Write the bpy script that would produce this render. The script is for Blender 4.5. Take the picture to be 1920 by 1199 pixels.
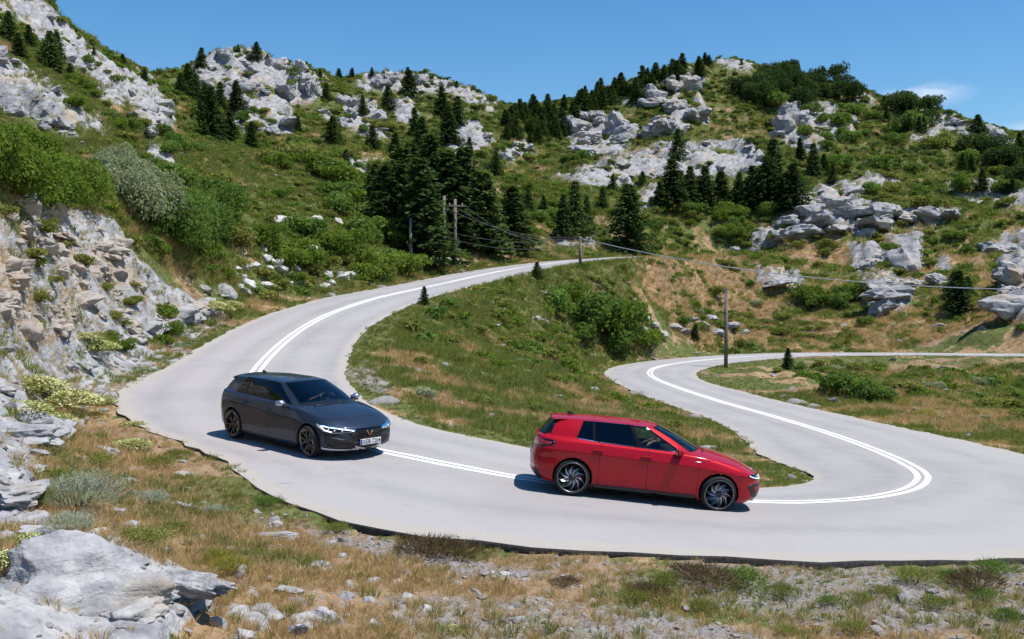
import bpy, bmesh, math, random
import numpy as np
from mathutils import Vector, Matrix, Euler
from mathutils.bvhtree import BVHTree

# ------------------------------------------------------------------ clear, camera, sky, sun, exposure
for _o in list(bpy.data.objects): bpy.data.objects.remove(_o, do_unlink=True)
scene = bpy.context.scene
COL = scene.collection
R = math.radians
CAMZ = 12.0                                   # camera height above the datum of the scene
FPX, PW, PH, VH = 1900.0, 1920.0, 1199.0, 555.0
PITCH = math.atan((PH/2-VH)/FPX)
cam = bpy.data.cameras.new('camera'); camo = bpy.data.objects.new('camera', cam); COL.objects.link(camo)
camo.location = (0, 0, CAMZ); camo.rotation_euler = (math.pi/2-PITCH, 0, 0)
cam.sensor_width = 36.0; cam.lens = 36.0*FPX/PW; cam.clip_start = .1; cam.clip_end = 3000
scene.camera = camo

SUN_EL, SUN_AZ = R(66), R(-17)                # azimuth measured from +X towards +Y
sdir = Vector((math.cos(SUN_EL)*math.cos(SUN_AZ), math.cos(SUN_EL)*math.sin(SUN_AZ), math.sin(SUN_EL)))
sl = bpy.data.lights.new('sun', 'SUN'); sl.energy = 4.6; sl.angle = R(.53); sl.color = (1, .955, .89)
so = bpy.data.objects.new('sun', sl); COL.objects.link(so)
so.rotation_euler = sdir.to_track_quat('Z', 'Y').to_euler(); so.location = (30, -20, 80)

world = bpy.data.worlds.new('World'); scene.world = world; world.use_nodes = True
def build_world():
    nt = world.node_tree; N = nt.nodes; L = nt.links; N.clear()
    out = N.new('ShaderNodeOutputWorld'); bg = N.new('ShaderNodeBackground'); bg.inputs[1].default_value = .096
    sky = N.new('ShaderNodeTexSky'); sky.sky_type = 'NISHITA'; sky.sun_disc = False
    sky.sun_elevation = SUN_EL; sky.sun_rotation = math.pi/2-SUN_AZ
    sky.altitude = 600; sky.air_density = 1.25; sky.dust_density = 0.0; sky.ozone_density = 5.0
    # thin summer clouds low above the ridge
    tc = N.new('ShaderNodeTexCoord'); sep = N.new('ShaderNodeSeparateXYZ'); L.new(tc.outputs['Generated'], sep.inputs[0])
    mp = N.new('ShaderNodeMapping'); mp.inputs['Scale'].default_value = (9, 9, 34); L.new(tc.outputs['Generated'], mp.inputs[0])
    mp.inputs['Rotation'].default_value = (0, .12, 0)
    no = N.new('ShaderNodeTexNoise'); no.inputs['Scale'].default_value = 1.0; no.inputs['Detail'].default_value = 7; no.inputs['Roughness'].default_value = .62
    no.inputs['Distortion'].default_value = .5
    L.new(mp.outputs[0], no.inputs['Vector'])
    def bump(cx, cy, cz, rh, rv):                # soft mask round one direction of the sky
        d = N.new('ShaderNodeVectorMath'); d.operation = 'SUBTRACT'; d.inputs[1].default_value = Vector((cx, cy, cz)).normalized(); L.new(tc.outputs['Generated'], d.inputs[0])
        s = N.new('ShaderNodeVectorMath'); s.operation = 'MULTIPLY'; s.inputs[1].default_value = (1/rh, 1/rh, 1/rv); L.new(d.outputs[0], s.inputs[0])
        l = N.new('ShaderNodeVectorMath'); l.operation = 'LENGTH'; L.new(s.outputs[0], l.inputs[0])
        m = N.new('ShaderNodeMapRange'); m.inputs[1].default_value = 1.0; m.inputs[2].default_value = 0.0; m.interpolation_type = 'SMOOTHSTEP'; L.new(l.outputs[1], m.inputs[0])
        return m.outputs[0]
    a = bump(.405, 1, .197, .05, .014); b = bump(.515, 1, .155, .055, .020); c = bump(.75, 1, .2, .2, .05)
    mx = N.new('ShaderNodeMath'); mx.operation = 'MAXIMUM'; L.new(a, mx.inputs[0]); L.new(b, mx.inputs[1])
    mx2 = N.new('ShaderNodeMath'); mx2.operation = 'MAXIMUM'; L.new(mx.outputs[0], mx2.inputs[0]); L.new(c, mx2.inputs[1])
    th = N.new('ShaderNodeMapRange'); th.inputs[1].default_value = .40; th.inputs[2].default_value = .66; L.new(no.outputs[0], th.inputs[0])
    mu = N.new('ShaderNodeMath'); mu.operation = 'MULTIPLY'; L.new(th.outputs[0], mu.inputs[0]); L.new(mx2.outputs[0], mu.inputs[1])
    mix = N.new('ShaderNodeMixRGB'); mix.inputs[2].default_value = (8.6, 8.9, 9.4, 1)
    L.new(mu.outputs[0], mix.inputs[0]); hs = N.new('ShaderNodeHueSaturation'); hs.inputs['Saturation'].default_value = 1.28; L.new(sky.outputs[0], hs.inputs['Color']); L.new(hs.outputs[0], mix.inputs[1])
    L.new(mix.outputs[0], bg.inputs[0]); L.new(bg.outputs[0], out.inputs[0])
build_world()
vs = scene.view_settings; scene.display_settings.display_device = 'sRGB'
vs.view_transform = 'Standard'; vs.look = 'None'; vs.gamma = 1.0; vs.use_curve_mapping = False; vs.exposure = 0.47
scene.render.engine = 'CYCLES'
cy = scene.cycles; cy.max_bounces = 6; cy.transparent_max_bounces = 12; cy.use_denoising = True; cy.use_adaptive_sampling = True; cy.adaptive_threshold = .02
cy.caustics_reflective = False; cy.caustics_refractive = False

rng = np.random.default_rng(7); rnd = random.Random(7)

# ------------------------------------------------------------------ helpers
def ray(u, v):
    xc = (u-PW/2)/FPX; yc = -(v-PH/2)/FPX
    return np.array([xc, math.cos(PITCH)+yc*math.sin(PITCH), -math.sin(PITCH)+yc*math.cos(PITCH)])
def at(u, v, d):                               # sight line (u, v) at d metres ahead -> point of the place
    r = ray(u, v); r = r*(d/r[1]); return np.array([r[0], d, r[2]+CAMZ])
def project(P):
    x, y, z = P[..., 0], P[..., 1], P[..., 2]-CAMZ
    f = y*math.cos(PITCH)-z*math.sin(PITCH); up = y*math.sin(PITCH)+z*math.cos(PITCH)
    f = np.where(f < .1, .1, f)
    return PW/2+FPX*x/f, PH/2-FPX*up/f
def tag(o, label=None, cat=None, group=None, kind=None):
    if label: o['label'] = label
    if cat: o['category'] = cat
    if group: o['group'] = group
    if kind: o['kind'] = kind
    return o
def link(name, data, parent=None, loc=None):
    o = bpy.data.objects.new(name, data); COL.objects.link(o)
    if parent is not None: o.parent = parent
    if loc is not None: o.location = loc
    return o
def empty(name, loc=(0, 0, 0), rz=0):
    o = link(name, None); o.location = loc; o.rotation_euler = (0, 0, rz); o.empty_display_size = .2
    return o
def np_mesh(name, V, F, mat=None, smooth=False):
    """V (n,3); F (m,k) one polygon size"""
    V = np.ascontiguousarray(V, np.float32); F = np.ascontiguousarray(F, np.int32)
    me = bpy.data.meshes.new(name); n, k = len(F), F.shape[1]
    me.vertices.add(len(V)); me.vertices.foreach_set('co', V.ravel())
    me.loops.add(n*k); me.loops.foreach_set('vertex_index', F.ravel())
    me.polygons.add(n); me.polygons.foreach_set('loop_start', np.arange(n, dtype=np.int32)*k)
    if smooth: me.polygons.foreach_set('use_smooth', np.ones(n, bool))
    me.update(calc_edges=True)
    if mat: me.materials.append(mat)
    return me
def bm_mesh(name, bm, mat=None, smooth=False):
    me = bpy.data.meshes.new(name)
    if smooth:
        for f in bm.faces: f.smooth = True
    bm.to_mesh(me); bm.free()
    if mat: me.materials.append(mat)
    return me
def fattr(me, name, vals):
    a = me.attributes.new(name, 'FLOAT', 'POINT'); a.data.foreach_set('value', np.ascontiguousarray(vals, np.float32))

# vectorised gradient noise
_perm = np.random.default_rng(3).permutation(256).astype(np.int32); _perm = np.concatenate([_perm, _perm, _perm])
_g = np.random.default_rng(4).normal(size=(256, 3)); _g /= np.linalg.norm(_g, axis=1)[:, None]
def gn(x, y, z=0.0):
    x, y, z = np.broadcast_arrays(np.asarray(x, float), np.asarray(y, float), np.asarray(z, float))
    xi, yi, zi = np.floor(x).astype(int), np.floor(y).astype(int), np.floor(z).astype(int)
    xf, yf, zf = x-xi, y-yi, z-zi; xi &= 255; yi &= 255; zi &= 255
    f = lambda t: t*t*t*(t*(t*6-15)+10)
    u, v, w = f(xf), f(yf), f(zf)
    def c(a, b, d):
        h = _perm[_perm[_perm[xi+a]+yi+b]+zi+d]; q = _g[h]
        return q[..., 0]*(xf-a)+q[..., 1]*(yf-b)+q[..., 2]*(zf-d)
    l = lambda a, b, t: a+(b-a)*t
    return l(l(l(c(0,0,0), c(1,0,0), u), l(c(0,1,0), c(1,1,0), u), v), l(l(c(0,0,1), c(1,0,1), u), l(c(0,1,1), c(1,1,1), u), v), w)*1.5
def fbm(x, y, z=0.0, o=4, lac=2.03, g=.5):
    s = 0; a = 1.0
    for i in range(o): s = s+a*gn(x+i*17.3, y+i*9.1, z+i*5.7); x = x*lac; y = y*lac; z = z*lac; a *= g
    return s
def ridged(x, y, z=0.0, o=4):
    s = 0; a = 1.0
    for i in range(o): s = s+a*(1-2*np.abs(gn(x+i*11.3, y+i*7.7, z))); x = x*2.1; y = y*2.1; z = z*2.1; a *= .5
    return s
def sstep(a, b, x):
    t = np.clip((x-a)/(b-a), 0, 1); return t*t*(3-2*t)
# ------------------------------------------------------------------ the course of the road (downhill)
# x, y, z rel. to camera height, width to the right of travel, width to the left, cross fall (+ = falls to the left of travel)
ROAD = [(34,146,5.6,3,3,0),(25,134,5.2,3,3,0),(17,121,4.7,3,3,0),(12.2,110.5,4.15,3,3,0),(6.5,101,3.5,3,3,0),(2,93,2.75,3,3,0),(-1.5,84.5,1.95,3,3,.01),
 (-4.9,73,.9,3,3,.01),(-6.9,65,.27,3.1,3,.02),(-8.2,58,-.25,3.2,3,.03),(-9.3,51,-.95,3.2,3,.04),(-9.8,46.5,-1.6,3.2,3,.04),(-9.6,41.5,-2.1,3.2,3,.045),(-9.1,37,-2.43,3.2,3,.05),
 (-8.45,33,-2.62,3.4,3,.05),(-7.65,29.2,-2.80,3.6,3.2,.05),(-6.3,25.4,-2.97,3.2,3.4,.05),(-4.5,22.65,-3.12,2.6,3.5,.05),(-2.52,21.0,-3.25,3.55,3.6,.05),(-.6,19.6,-3.42,4.9,3.7,.055),
 (1.38,19.1,-3.62,4.7,3.6,.06),(3.14,19.15,-3.82,4.6,3.2,.06),(4.8,19.6,-4.01,4.7,2.6,.06),(6.47,20.5,-4.2,4.9,2.4,.06),(8.03,21.6,-4.28,5.2,2.5,.06),(9.49,23.6,-4.44,5.6,2.5,.06),(10.54,25.8,-4.58,5.6,2.7,.06),
 (11.2,28.6,-4.76,5.0,3.2,.05),(11.6,32.2,-4.92,4.4,3.7,.04),(11.85,37.3,-5.12,3.9,3.4,.02),(11.9,46.4,-5.5,3.4,3.2,0),(10.9,53.7,-5.56,3.3,3.2,-.01),(10.1,62.6,-5.62,3.3,3.2,-.03),
 (9.75,69,-5.62,3.3,3.2,-.05),(10.15,74.6,-5.6,3.4,3.3,-.05),(11.85,80.6,-5.6,3.4,3.3,-.05),(15.5,86.6,-5.58,3.1,3.2,-.04),(21.75,92.4,-5.53,3,3,-.02),(27.4,94.2,-5.46,3,3,0),(34.8,91,-5.24,3,3,0),(40.9,83.5,-4.87,3,3,0),(48.7,75,-4.5,3,3,0),(59,68,-4.3,3,3,0)]
def catmull(P, step=.5):
    P = np.asarray(P, float); out = []
    for i in range(len(P)-1):
        p0, p1, p2, p3 = P[max(i-1, 0)], P[i], P[i+1], P[min(i+2, len(P)-1)]
        n = max(2, int(np.linalg.norm((p2-p1)[:2])/step))
        for t in np.arange(n)/n:
            out.append(.5*((2*p1)+(-p0+p2)*t+(2*p0-5*p1+4*p2-p3)*t*t+(-p0+3*p1-3*p2+p3)*t**3))
    out.append(P[-1]); return np.array(out)
RC = catmull(ROAD, .4); RC[:, 2] += CAMZ
_k = np.ones(9)/9
for _c in range(6):                              # ease the alignment
    _p = np.pad(RC[:, _c], 4, mode='edge'); RC[4:-4, _c] = np.convolve(_p, _k, 'valid')[4:-4]
RT = np.gradient(RC[:, :2], axis=0); RT /= np.linalg.norm(RT, axis=1)[:, None]
RN = np.stack([RT[:, 1], -RT[:, 0]], 1)          # to the right of travel
RS = np.concatenate([[0], np.cumsum(np.linalg.norm(np.diff(RC[:, :2], axis=0), axis=1))])
def xfall(bank, lat):                             # the inside falls with the bank, the outside falls away gently
    q = bank*lat; return np.where(q < 0, q, -.1*q)
def road_pt(i, lat):                             # lat > 0 to the right
    return np.array([RC[i, 0]+RN[i, 0]*lat, RC[i, 1]+RN[i, 1]*lat, RC[i, 2]+float(xfall(RC[i, 5], lat))])

# ------------------------------------------------------------------ lie of the land: surveyed points, then a smooth surface through them
CTRL = [ # sight line u, v, distance ahead
 # bank between camera and road
 (150,1199,8.6),(150,1040,10.0),(0,1199,8.0),(0,1000,10.5),(0,800,14.5),(120,900,14),(300,930,14),(420,1080,11.4),(600,1199,10.2),(600,1060,12.6),(960,1199,10.9),(960,1110,12.9),(1300,1199,11.6),(1300,1120,13.6),(1700,1199,12.2),(1700,1120,14.2),(1919,1199,12.4),(1919,1110,14.8),
 (60,700,22.5),(160,720,24),(200,800,21),(250,880,17),
 # cliff beside the left bend
 (0,680,20),(0,500,23.5),(0,320,28),(100,600,26),(100,480,28),(100,390,30),(200,640,28),(200,520,30.5),(210,430,32.5),(280,620,31),(280,560,33),(270,500,35),(350,600,37),(350,545,39),(420,560,44),
 (60,300,42),(160,320,47),(100,260,70),(250,380,56),(330,450,50),
 # slope above the upper road
 (400,490,52),(500,540,52),(500,480,60),(620,520,64),(400,400,66),(500,400,78),(600,430,78),(700,490,76),(700,400,100),(800,470,90),(800,400,112),(900,450,104),(900,390,128),(980,450,116),(1080,450,128),(1080,400,145),(1000,350,160),
 (400,300,98),(520,300,120),(640,300,138),(760,300,152),(880,300,172),
 (0,150,88),(0,60,112),(0,-30,140),(-120,-110,140),(100,200,95),(200,260,92),(100,100,125),(60,10,148),(130,55,155),(200,105,162),(200,180,130),(300,250,125),(290,158,172),(310,163,184),(300,168,205),(320,170,230),(240,132,188),(150,75,182),(255,150,215),(200,120,210),
 (330,175,178),(310,220,150),(370,125,196),(440,97,204),(500,108,208),(440,180,182),(520,220,172),(560,130,214),(610,150,218),(600,220,188),(680,170,212),(700,142,228),(760,146,232),(850,162,236),(930,197,240),(960,200,246),(800,220,200),(900,240,208),(960,250,205),
 # right hill
 (1000,204,262),(1060,192,262),(1130,172,264),(1200,148,268),(1260,130,272),(1320,126,275),(1400,126,278),(1480,140,276),(1560,158,274),(1620,180,270),(1700,195,268),(1760,215,266),(1830,245,264),(1900,270,262),(2000,300,260),
 (1060,260,222),(1110,220,232),(1150,200,238),(1150,290,206),(1240,220,226),(1300,150,246),(1310,230,220),(1240,270,206),(1040,330,178),(1180,330,180),(1300,270,204),(1300,325,182),(1430,320,184),(1400,235,226),(1450,250,214),(1500,200,240),(1560,230,232),(1600,280,206),(1700,280,212),(1800,320,206),(1900,350,196),(1500,330,186),
 (1180,400,152),(1300,390,158),(1400,400,158),(1500,380,164),(1600,360,172),(1750,390,166),(1850,395,168),
 (1400,448,142),(1480,443,142),(1600,432,142),(1750,416,142),(1900,398,142),
 # slope behind the lower road
 (1150,476,124),(1210,477,118),(1260,474,124),(1300,500,126),(1300,560,110),(1300,620,98),(1200,600,88),(1200,540,101),(1250,650,90),(1400,640,101),(1400,560,116),(1400,490,136),(1550,640,102),(1550,560,116),(1550,490,135),(1700,640,98),(1700,560,111),(1700,490,132),(1850,640,91),(1850,560,104),(1850,480,126),(1919,600,92),(2050,560,94),(2100,450,118),
 # tongue of land between the bends
 (720,640,42),(700,710,36),(760,730,32.5),(800,600,55),(860,560,68),(900,640,54),(900,740,36),(960,790,29.5),(1000,690,48),(1000,600,70),(1000,540,86),(1100,560,89),(1100,640,72),(1090,700,58),(1100,760,40),(1200,790,34),(1300,820,29.5),(1400,860,26.5),(1180,740,55),(1060,520,98),(1180,660,78),(1120,690,67),
 # hollow inside the lower bend
 (1400,698,77),(1500,708,74),(1600,722,72),(1700,726,69),(1800,722,66),(1900,716,62),(1500,738,56),(1600,764,51),(1750,768,49),(1900,770,50),(1800,800,44),(1900,830,38),(2100,800,40),(2100,700,66),
]
WPTS = [(0,0,-1.75),(0,-12,-1.2),(-10,-4,-.6),(10,-4,-3.0),(-14,8,-.6),(16,8,-4.2),(24,18,-5.2),(26,34,-5.8),(34,60,-6.6),(-22,14,2),(-30,24,6),(-40,45,11),(-60,70,22),(-90,60,34),(-25,-15,2),(25,-15,-4.5),(45,0,-7),(70,40,-6),(90,90,3),
 (120,150,25),(170,230,38),(-120,140,48),(0,300,38),(-60,300,30),(-66,250,36),(-130,260,30),(70,350,46),(150,340,30),(0,380,15),(-150,380,20),(200,380,10),(-105,215,34),(-95,240,30),(260,260,10),(-220,200,30),(-200,60,40),(120,0,-4),(200,100,6)]
def tri_fill():
    C = [at(*c) for c in CTRL]; C += [np.array([x, y, z+CAMZ]) for x, y, z in WPTS]
    for i in range(0, len(RC), 7):
        for s in (-1, 1):
            w = (RC[i, 3] if s > 0 else RC[i, 4])+.5
            p = road_pt(i, s*w); p[2] -= .12; C.append(p)
    return np.array(C)
CP = tri_fill()
def rbf_fit(C, c=2.5, lam=.35):
    n = len(C); d = np.sqrt(((C[:, None, :2]-C[None, :, :2])**2).sum(-1)+c*c)
    A = np.zeros((n+3, n+3)); A[:n, :n] = -d; A[np.arange(n), np.arange(n)] += lam
    A[:n, n] = A[n, :n] = 1; A[:n, n+1:] = C[:, :2]; A[n+1:, :n] = C[:, :2].T
    b = np.zeros(n+3); b[:n] = C[:, 2]; return np.linalg.solve(A, b)
RBW = rbf_fit(CP)
def base_z(X, Y, c=2.5):
    sh = X.shape; X = X.ravel(); Y = Y.ravel(); Z = np.empty(len(X)); n = len(CP)
    for i in range(0, len(X), 20000):
        j = slice(i, i+20000)
        d = np.sqrt((X[j, None]-CP[None, :, 0])**2+(Y[j, None]-CP[None, :, 1])**2+c*c)
        Z[j] = -d@RBW[:n]+RBW[n]+X[j]*RBW[n+1]+Y[j]*RBW[n+2]
    return Z.reshape(sh)
# nearest road sample on a lookup grid
def road_near(X, Y):
    sh = X.shape; X = X.ravel(); Y = Y.ravel(); D = np.full(len(X), 99.0); I = np.zeros(len(X), int)
    m = np.where((X > -30) & (X < 75) & (Y > 5) & (Y < 155))[0]
    for i in range(0, len(m), 20000):
        j = m[i:i+20000]; d = (X[j, None]-RC[None, :, 0])**2+(Y[j, None]-RC[None, :, 1])**2
        k = d.argmin(1); D[j] = np.sqrt(d[np.arange(len(j)), k]); I[j] = k
    lat = (X-RC[I, 0])*RN[I, 0]+(Y-RC[I, 1])*RN[I, 1]
    return D.reshape(sh), I.reshape(sh), lat.reshape(sh)

# ------------------------------------------------------------------ what covers the land: limestone, dry ground, green sward
ROCKZ = [ [(-200,80),(0,95),(60,140),(150,190),(205,255),(150,272),(60,240),(0,200),(-200,150)],
 [(-200,-160),(0,-40),(60,0),(130,50),(190,105),(290,155),(305,180),(335,235),(300,245),(230,190),(150,135),(90,110),(40,50),(0,30)],
 [(165,165),(235,170),(240,205),(175,205)], [(240,190),(300,195),(330,250),(280,262),(250,235)], [(272,268),(330,276),(368,305),(320,318),(278,305)],
 [(362,125),(400,103),(440,92),(500,102),(560,126),(615,148),(595,195),(545,200),(560,252),(500,258),(440,252),(428,200),(380,165)],
 [(600,215),(640,180),(700,190),(725,240),(740,262),(700,274),(650,244),(610,228)], [(668,150),(740,137),(800,150),(860,158),(935,195),(920,215),(850,182),(770,177),(700,175),(672,178)],
 [(828,250),(850,212),(900,238),(935,272),(880,302),(838,284)], [(932,292),(985,260),(1004,292),(960,308)], [(720,190),(770,185),(790,230),(745,235)],
 [(1052,238),(1095,202),(1130,212),(1172,240),(1184,282),(1140,304),(1110,294),(1060,304),(1070,262)],
 [(1138,192),(1190,180),(1230,150),(1290,132),(1322,148),(1318,190),(1332,232),(1290,246),(1240,268),(1218,252),(1245,200),(1200,202)],
 [(1036,338),(1100,310),(1180,293),(1260,268),(1330,262),(1400,268),(1438,290),(1428,328),(1330,338),(1240,333),(1170,354),(1080,355)],
 [(1335,108),(1425,118),(1405,142),(1340,128)], [(1438,200),(1480,190),(1560,198),(1605,230),(1592,262),(1530,292),(1480,282),(1443,240)], [(1578,158),(1625,165),(1645,202),(1600,202)],
 [(1715,212),(1760,214),(1820,232),(1905,268),(1880,278),(1800,252),(1730,238)], [(1700,245),(1760,250),(1770,275),(1710,268)], [(1600,335),(1660,330),(1690,350),(1610,355)], [(1770,345),(1919,345),(2000,390),(1880,395),(1790,372)],
 [(1418,432),(1480,393),(1510,370),(1555,338),(1600,343),(1615,370),(1640,388),(1720,393),(1815,400),(1755,422),(1650,427),(1560,438),(1480,447),(1398,452)],
 [(1590,462),(1660,462),(1665,502),(1600,500)], [(1660,445),(1732,445),(1735,512),(1665,510)], [(1610,518),(1720,518),(1730,550),(1690,590),(1630,580)], [(1415,515),(1495,515),(1510,546),(1420,540)], [(1880,440),(1990,440),(1990,610),(1875,600),(1860,520)], [(1735,500),(1780,500),(1790,540),(1740,540)],
 [(0,305),(60,345),(120,378),(212,415),(262,478),(312,508),(405,535),(425,560),(372,622),(300,642),(240,655),(100,632),(0,690),(-150,700),(-150,260)],
 [(30,1010),(140,1005),(300,1060),(420,1110),(330,1199),(280,1300),(-60,1300),(0,1100)], [(-80,690),(0,700),(60,760),(90,900),(70,1000),(-80,1000)], [(140,650),(400,560),(420,590),(230,690),(150,700)],
 [(1040,430),(1120,440),(1110,470),(1040,465)], [(640,300),(720,310),(715,330),(650,325)], [(1190,360),(1230,355),(1240,390),(1200,395)] ]
DRYZ = [ [(480,283),(600,288),(705,295),(690,312),(560,318),(490,312)], [(1325,233),(1430,228),(1445,266),(1330,268)], [(895,338),(1040,348),(1030,368),(930,358)], [(1180,440),(1920,430),(2100,430),(2100,670),(1250,670),(1190,600)],
 [(1310,450),(1900,385),(2000,400),(1900,470),(1300,480)], [(-100,690),(230,720),(260,800),(420,900),(640,960),(900,1040),(1300,1075),(2100,1075),(2100,1500),(-300,1500)], [(1100,300),(1180,270),(1230,275),(1120,318)], [(760,470),(870,450),(1170,440),(1170,485),(1000,495),(820,520),(740,530)],
 [(1400,690),(1920,670),(2100,670),(2100,850),(1920,850),(1600,770)], [(880,780),(1020,740),(1300,780),(1500,870),(1400,905),(1000,835)], [(690,690),(780,640),(860,720),(900,800),(760,760)], [(0,310),(260,480),(420,560),(240,655),(0,690),(-150,700),(-150,260)], [(200,700),(420,570),(760,525),(990,490),(990,505),(700,560),(400,640),(260,720)] ]
GRAVZ = [ [(636,690),(690,690),(745,735),(735,755),(690,735),(650,715)], [(1250,1060),(1920,1060),(2200,1060),(2200,1150),(1920,1190),(1600,1180),(1280,1120)], [(560,960),(900,1045),(1250,1075),(1250,1095),(860,1075),(600,1000)], [(700,1110),(1200,1110),(1500,1199),(800,1240)] ]
def poly_sd(U, V, poly):
    P = np.array(poly, float); Q = np.roll(P, -1, 0); d = np.full(U.shape, 1e18); ins = np.zeros(U.shape, bool)
    for (ax, ay), (bx, by) in zip(P, Q):
        ex, ey = bx-ax, by-ay; t = np.clip(((U-ax)*ex+(V-ay)*ey)/(ex*ex+ey*ey+1e-9), 0, 1)
        d = np.minimum(d, (U-ax-t*ex)**2+(V-ay-t*ey)**2)
        c = ((ay > V) != (by > V)) & (U < (bx-ax)*(V-ay)/(by-ay+1e-12)+ax); ins ^= c
    return np.sqrt(d)*np.where(ins, 1, -1)
def zone(U, V, polys, soft):
    m = np.full(U.shape, -1e9)
    for p in polys:
        b = np.array(p); k = (U > b[:, 0].min()-60) & (U < b[:, 0].max()+60) & (V > b[:, 1].min()-60) & (V < b[:, 1].max()+60)
        if k.any(): m[k] = np.maximum(m[k], poly_sd(U[k], V[k], p))
    return sstep(-soft, soft, m)
def cover(X, Y, Z):
    U, V = project(np.stack([X, Y, Z], -1)); back = Y < 3
    dist = np.hypot(X, Y); nu = fbm(X*.11, Y*.11, 3.1, 3); nv = fbm(X*.11, Y*.11, 8.7, 3); s = np.clip(1900/np.maximum(Y, 8)*1.0, 10, 110)
    du, dv = U+nu*s*.5, V+nv*s*.35
    rk = zone(du, dv, ROCKZ, 14)*sstep(-.58, -.30, fbm(X*.16, Y*.16, 6.6, 4)+.25*(dist<45)); dr = zone(U+nu*s*1.6, V+nv*s*1.2, DRYZ, 55); gv = zone(du, dv, GRAVZ, 16)
    rk[back] = 0; dr[back] = 1; gv[back] = 0
    return rk, dr, gv
def ground_z(X, Y, full=False):
    """height of the bare ground; also the cover masks"""
    Z = base_z(X, Y); dist = np.hypot(X, Y)
    rk, dr, gv = cover(X, Y, Z)
    D, I, lat = road_near(X, Y); w = np.where(lat > 0, RC[I, 3], RC[I, 4]); e = D-w
    rz = RC[I, 2]+xfall(RC[I, 5], np.clip(lat, -7, 7))
    off = sstep(.2, 2.2, e)
    far = sstep(14, 120, dist)
    # relief: hummocks on grass, ledges and clefts on limestone
    h = fbm(X*.23, Y*.23, 1.0, 4)*(.16+.5*far)+fbm(X*1.1, Y*1.1, 4.0, 3)*.05
    wx = X+1.2*gn(X*.2, Y*.2, 9.)+0.3*Y; wy = Y+1.2*gn(X*.2, Y*.2, 5.)
    fs = np.where(dist > 60, .105, .30)
    cr = (ridged(wx*fs, wy*fs*.8, .3, 5)-.6)*np.where(dist > 60, 1.9, np.where(dist > 20, .62, .22))+(np.abs(gn(X*.55, Y*.55, 2.))-.2)*np.where(dist > 60, 1.0, .35)
    Z = Z+off*(h+rk*cr)
    cut = sstep(.5, 4.5, e); drop = np.where(lat > 0, np.where(Y < 40, .025+.065*sstep(-4.5, -1.5, X), .04), .035)+np.clip(.07*fbm(X*.35, Y*.35, 44., 3), -.03, .06)
    Z = np.where(e < 5, Z*cut+(rz-drop-.03*gn(X*1.7, Y*1.7, 3.))*(1-cut), Z)
    Z = np.where(e < -.25, np.minimum(Z, rz-.05), np.where(e < .1, np.minimum(Z, rz-.02), Z))
    if not full: return Z
    return Z, rk, dr, gv, e
# ------------------------------------------------------------------ material helpers
def new_mat(name, rough=.8, spec=.3):
    m = bpy.data.materials.new(name); m.use_nodes = True; b = m.node_tree.nodes['Principled BSDF']
    b.inputs['Roughness'].default_value = rough; b.inputs['Specular IOR Level'].default_value = spec
    return m, m.node_tree, b
class NT:
    def __init__(s, nt): s.nt = nt; s.N = nt.nodes; s.L = nt.links
    def val(s, x): return x
    def setin(s, sock, x):
        if isinstance(x, bpy.types.NodeSocket): s.L.new(x, sock)
        else: sock.default_value = x if not (isinstance(x, tuple) and len(x) == 3 and sock.type == 'RGBA') else (*x, 1)
    def noise(s, vec=None, scale=5, detail=4, rough=.55, dist=0, out=0):
        n = s.N.new('ShaderNodeTexNoise'); n.inputs['Scale'].default_value = scale; n.inputs['Detail'].default_value = detail; n.inputs['Roughness'].default_value = rough; n.inputs['Distortion'].default_value = dist
        if vec is not None: s.L.new(vec, n.inputs['Vector'])
        return n.outputs[out]
    def voro(s, vec=None, scale=5, feat='F1', out=0):
        n = s.N.new('ShaderNodeTexVoronoi'); n.feature = feat; n.inputs['Scale'].default_value = scale
        if vec is not None: s.L.new(vec, n.inputs['Vector'])
        return n.outputs[out]
    def rng(s, x, a, b, c=0., d=1., smooth=True):
        n = s.N.new('ShaderNodeMapRange'); n.inputs[1].default_value = a; n.inputs[2].default_value = b; n.inputs[3].default_value = c; n.inputs[4].default_value = d
        if smooth: n.interpolation_type = 'SMOOTHSTEP'
        s.L.new(x, n.inputs[0]); return n.outputs[0]
    def mix(s, f, a, b, mode='MIX'):
        n = s.N.new('ShaderNodeMixRGB'); n.blend_type = mode
        s.setin(n.inputs[0], f); s.setin(n.inputs[1], a); s.setin(n.inputs[2], b); return n.outputs[0]
    def math(s, op, a, b=0.):
        n = s.N.new('ShaderNodeMath'); n.operation = op; s.setin(n.inputs[0], a); s.setin(n.inputs[1], b); return n.outputs[0]
    def attr(s, name, out='Fac'):
        n = s.N.new('ShaderNodeAttribute'); n.attribute_name = name; return n.outputs[out]
    def ramp(s, x, stops):
        n = s.N.new('ShaderNodeValToRGB'); e = n.color_ramp.elements
        while len(e) < len(stops): e.new(.5)
        for k, (p, c) in zip(e, stops): k.position = p; k.color = (*c, 1)
        s.L.new(x, n.inputs[0]); return n.outputs[0]
    def pos(s): return s.N.new('ShaderNodeNewGeometry').outputs['Position']
    def obj(s): return s.N.new('ShaderNodeTexCoord').outputs['Object']
    def rand(s): return s.N.new('ShaderNodeObjectInfo').outputs['Random']
    def scale(s, vec, sc):
        n = s.N.new('ShaderNodeMapping'); n.inputs['Scale'].default_value = sc; s.L.new(vec, n.inputs[0]); return n.outputs[0]
    def bump(s, h, strength=.4, dist=.05, normal=None):
        n = s.N.new('ShaderNodeBump'); n.inputs['Strength'].default_value = strength; n.inputs['Distance'].default_value = dist; s.L.new(h, n.inputs['Height'])
        if normal is not None: s.L.new(normal, n.inputs['Normal'])
        return n.outputs[0]

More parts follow.
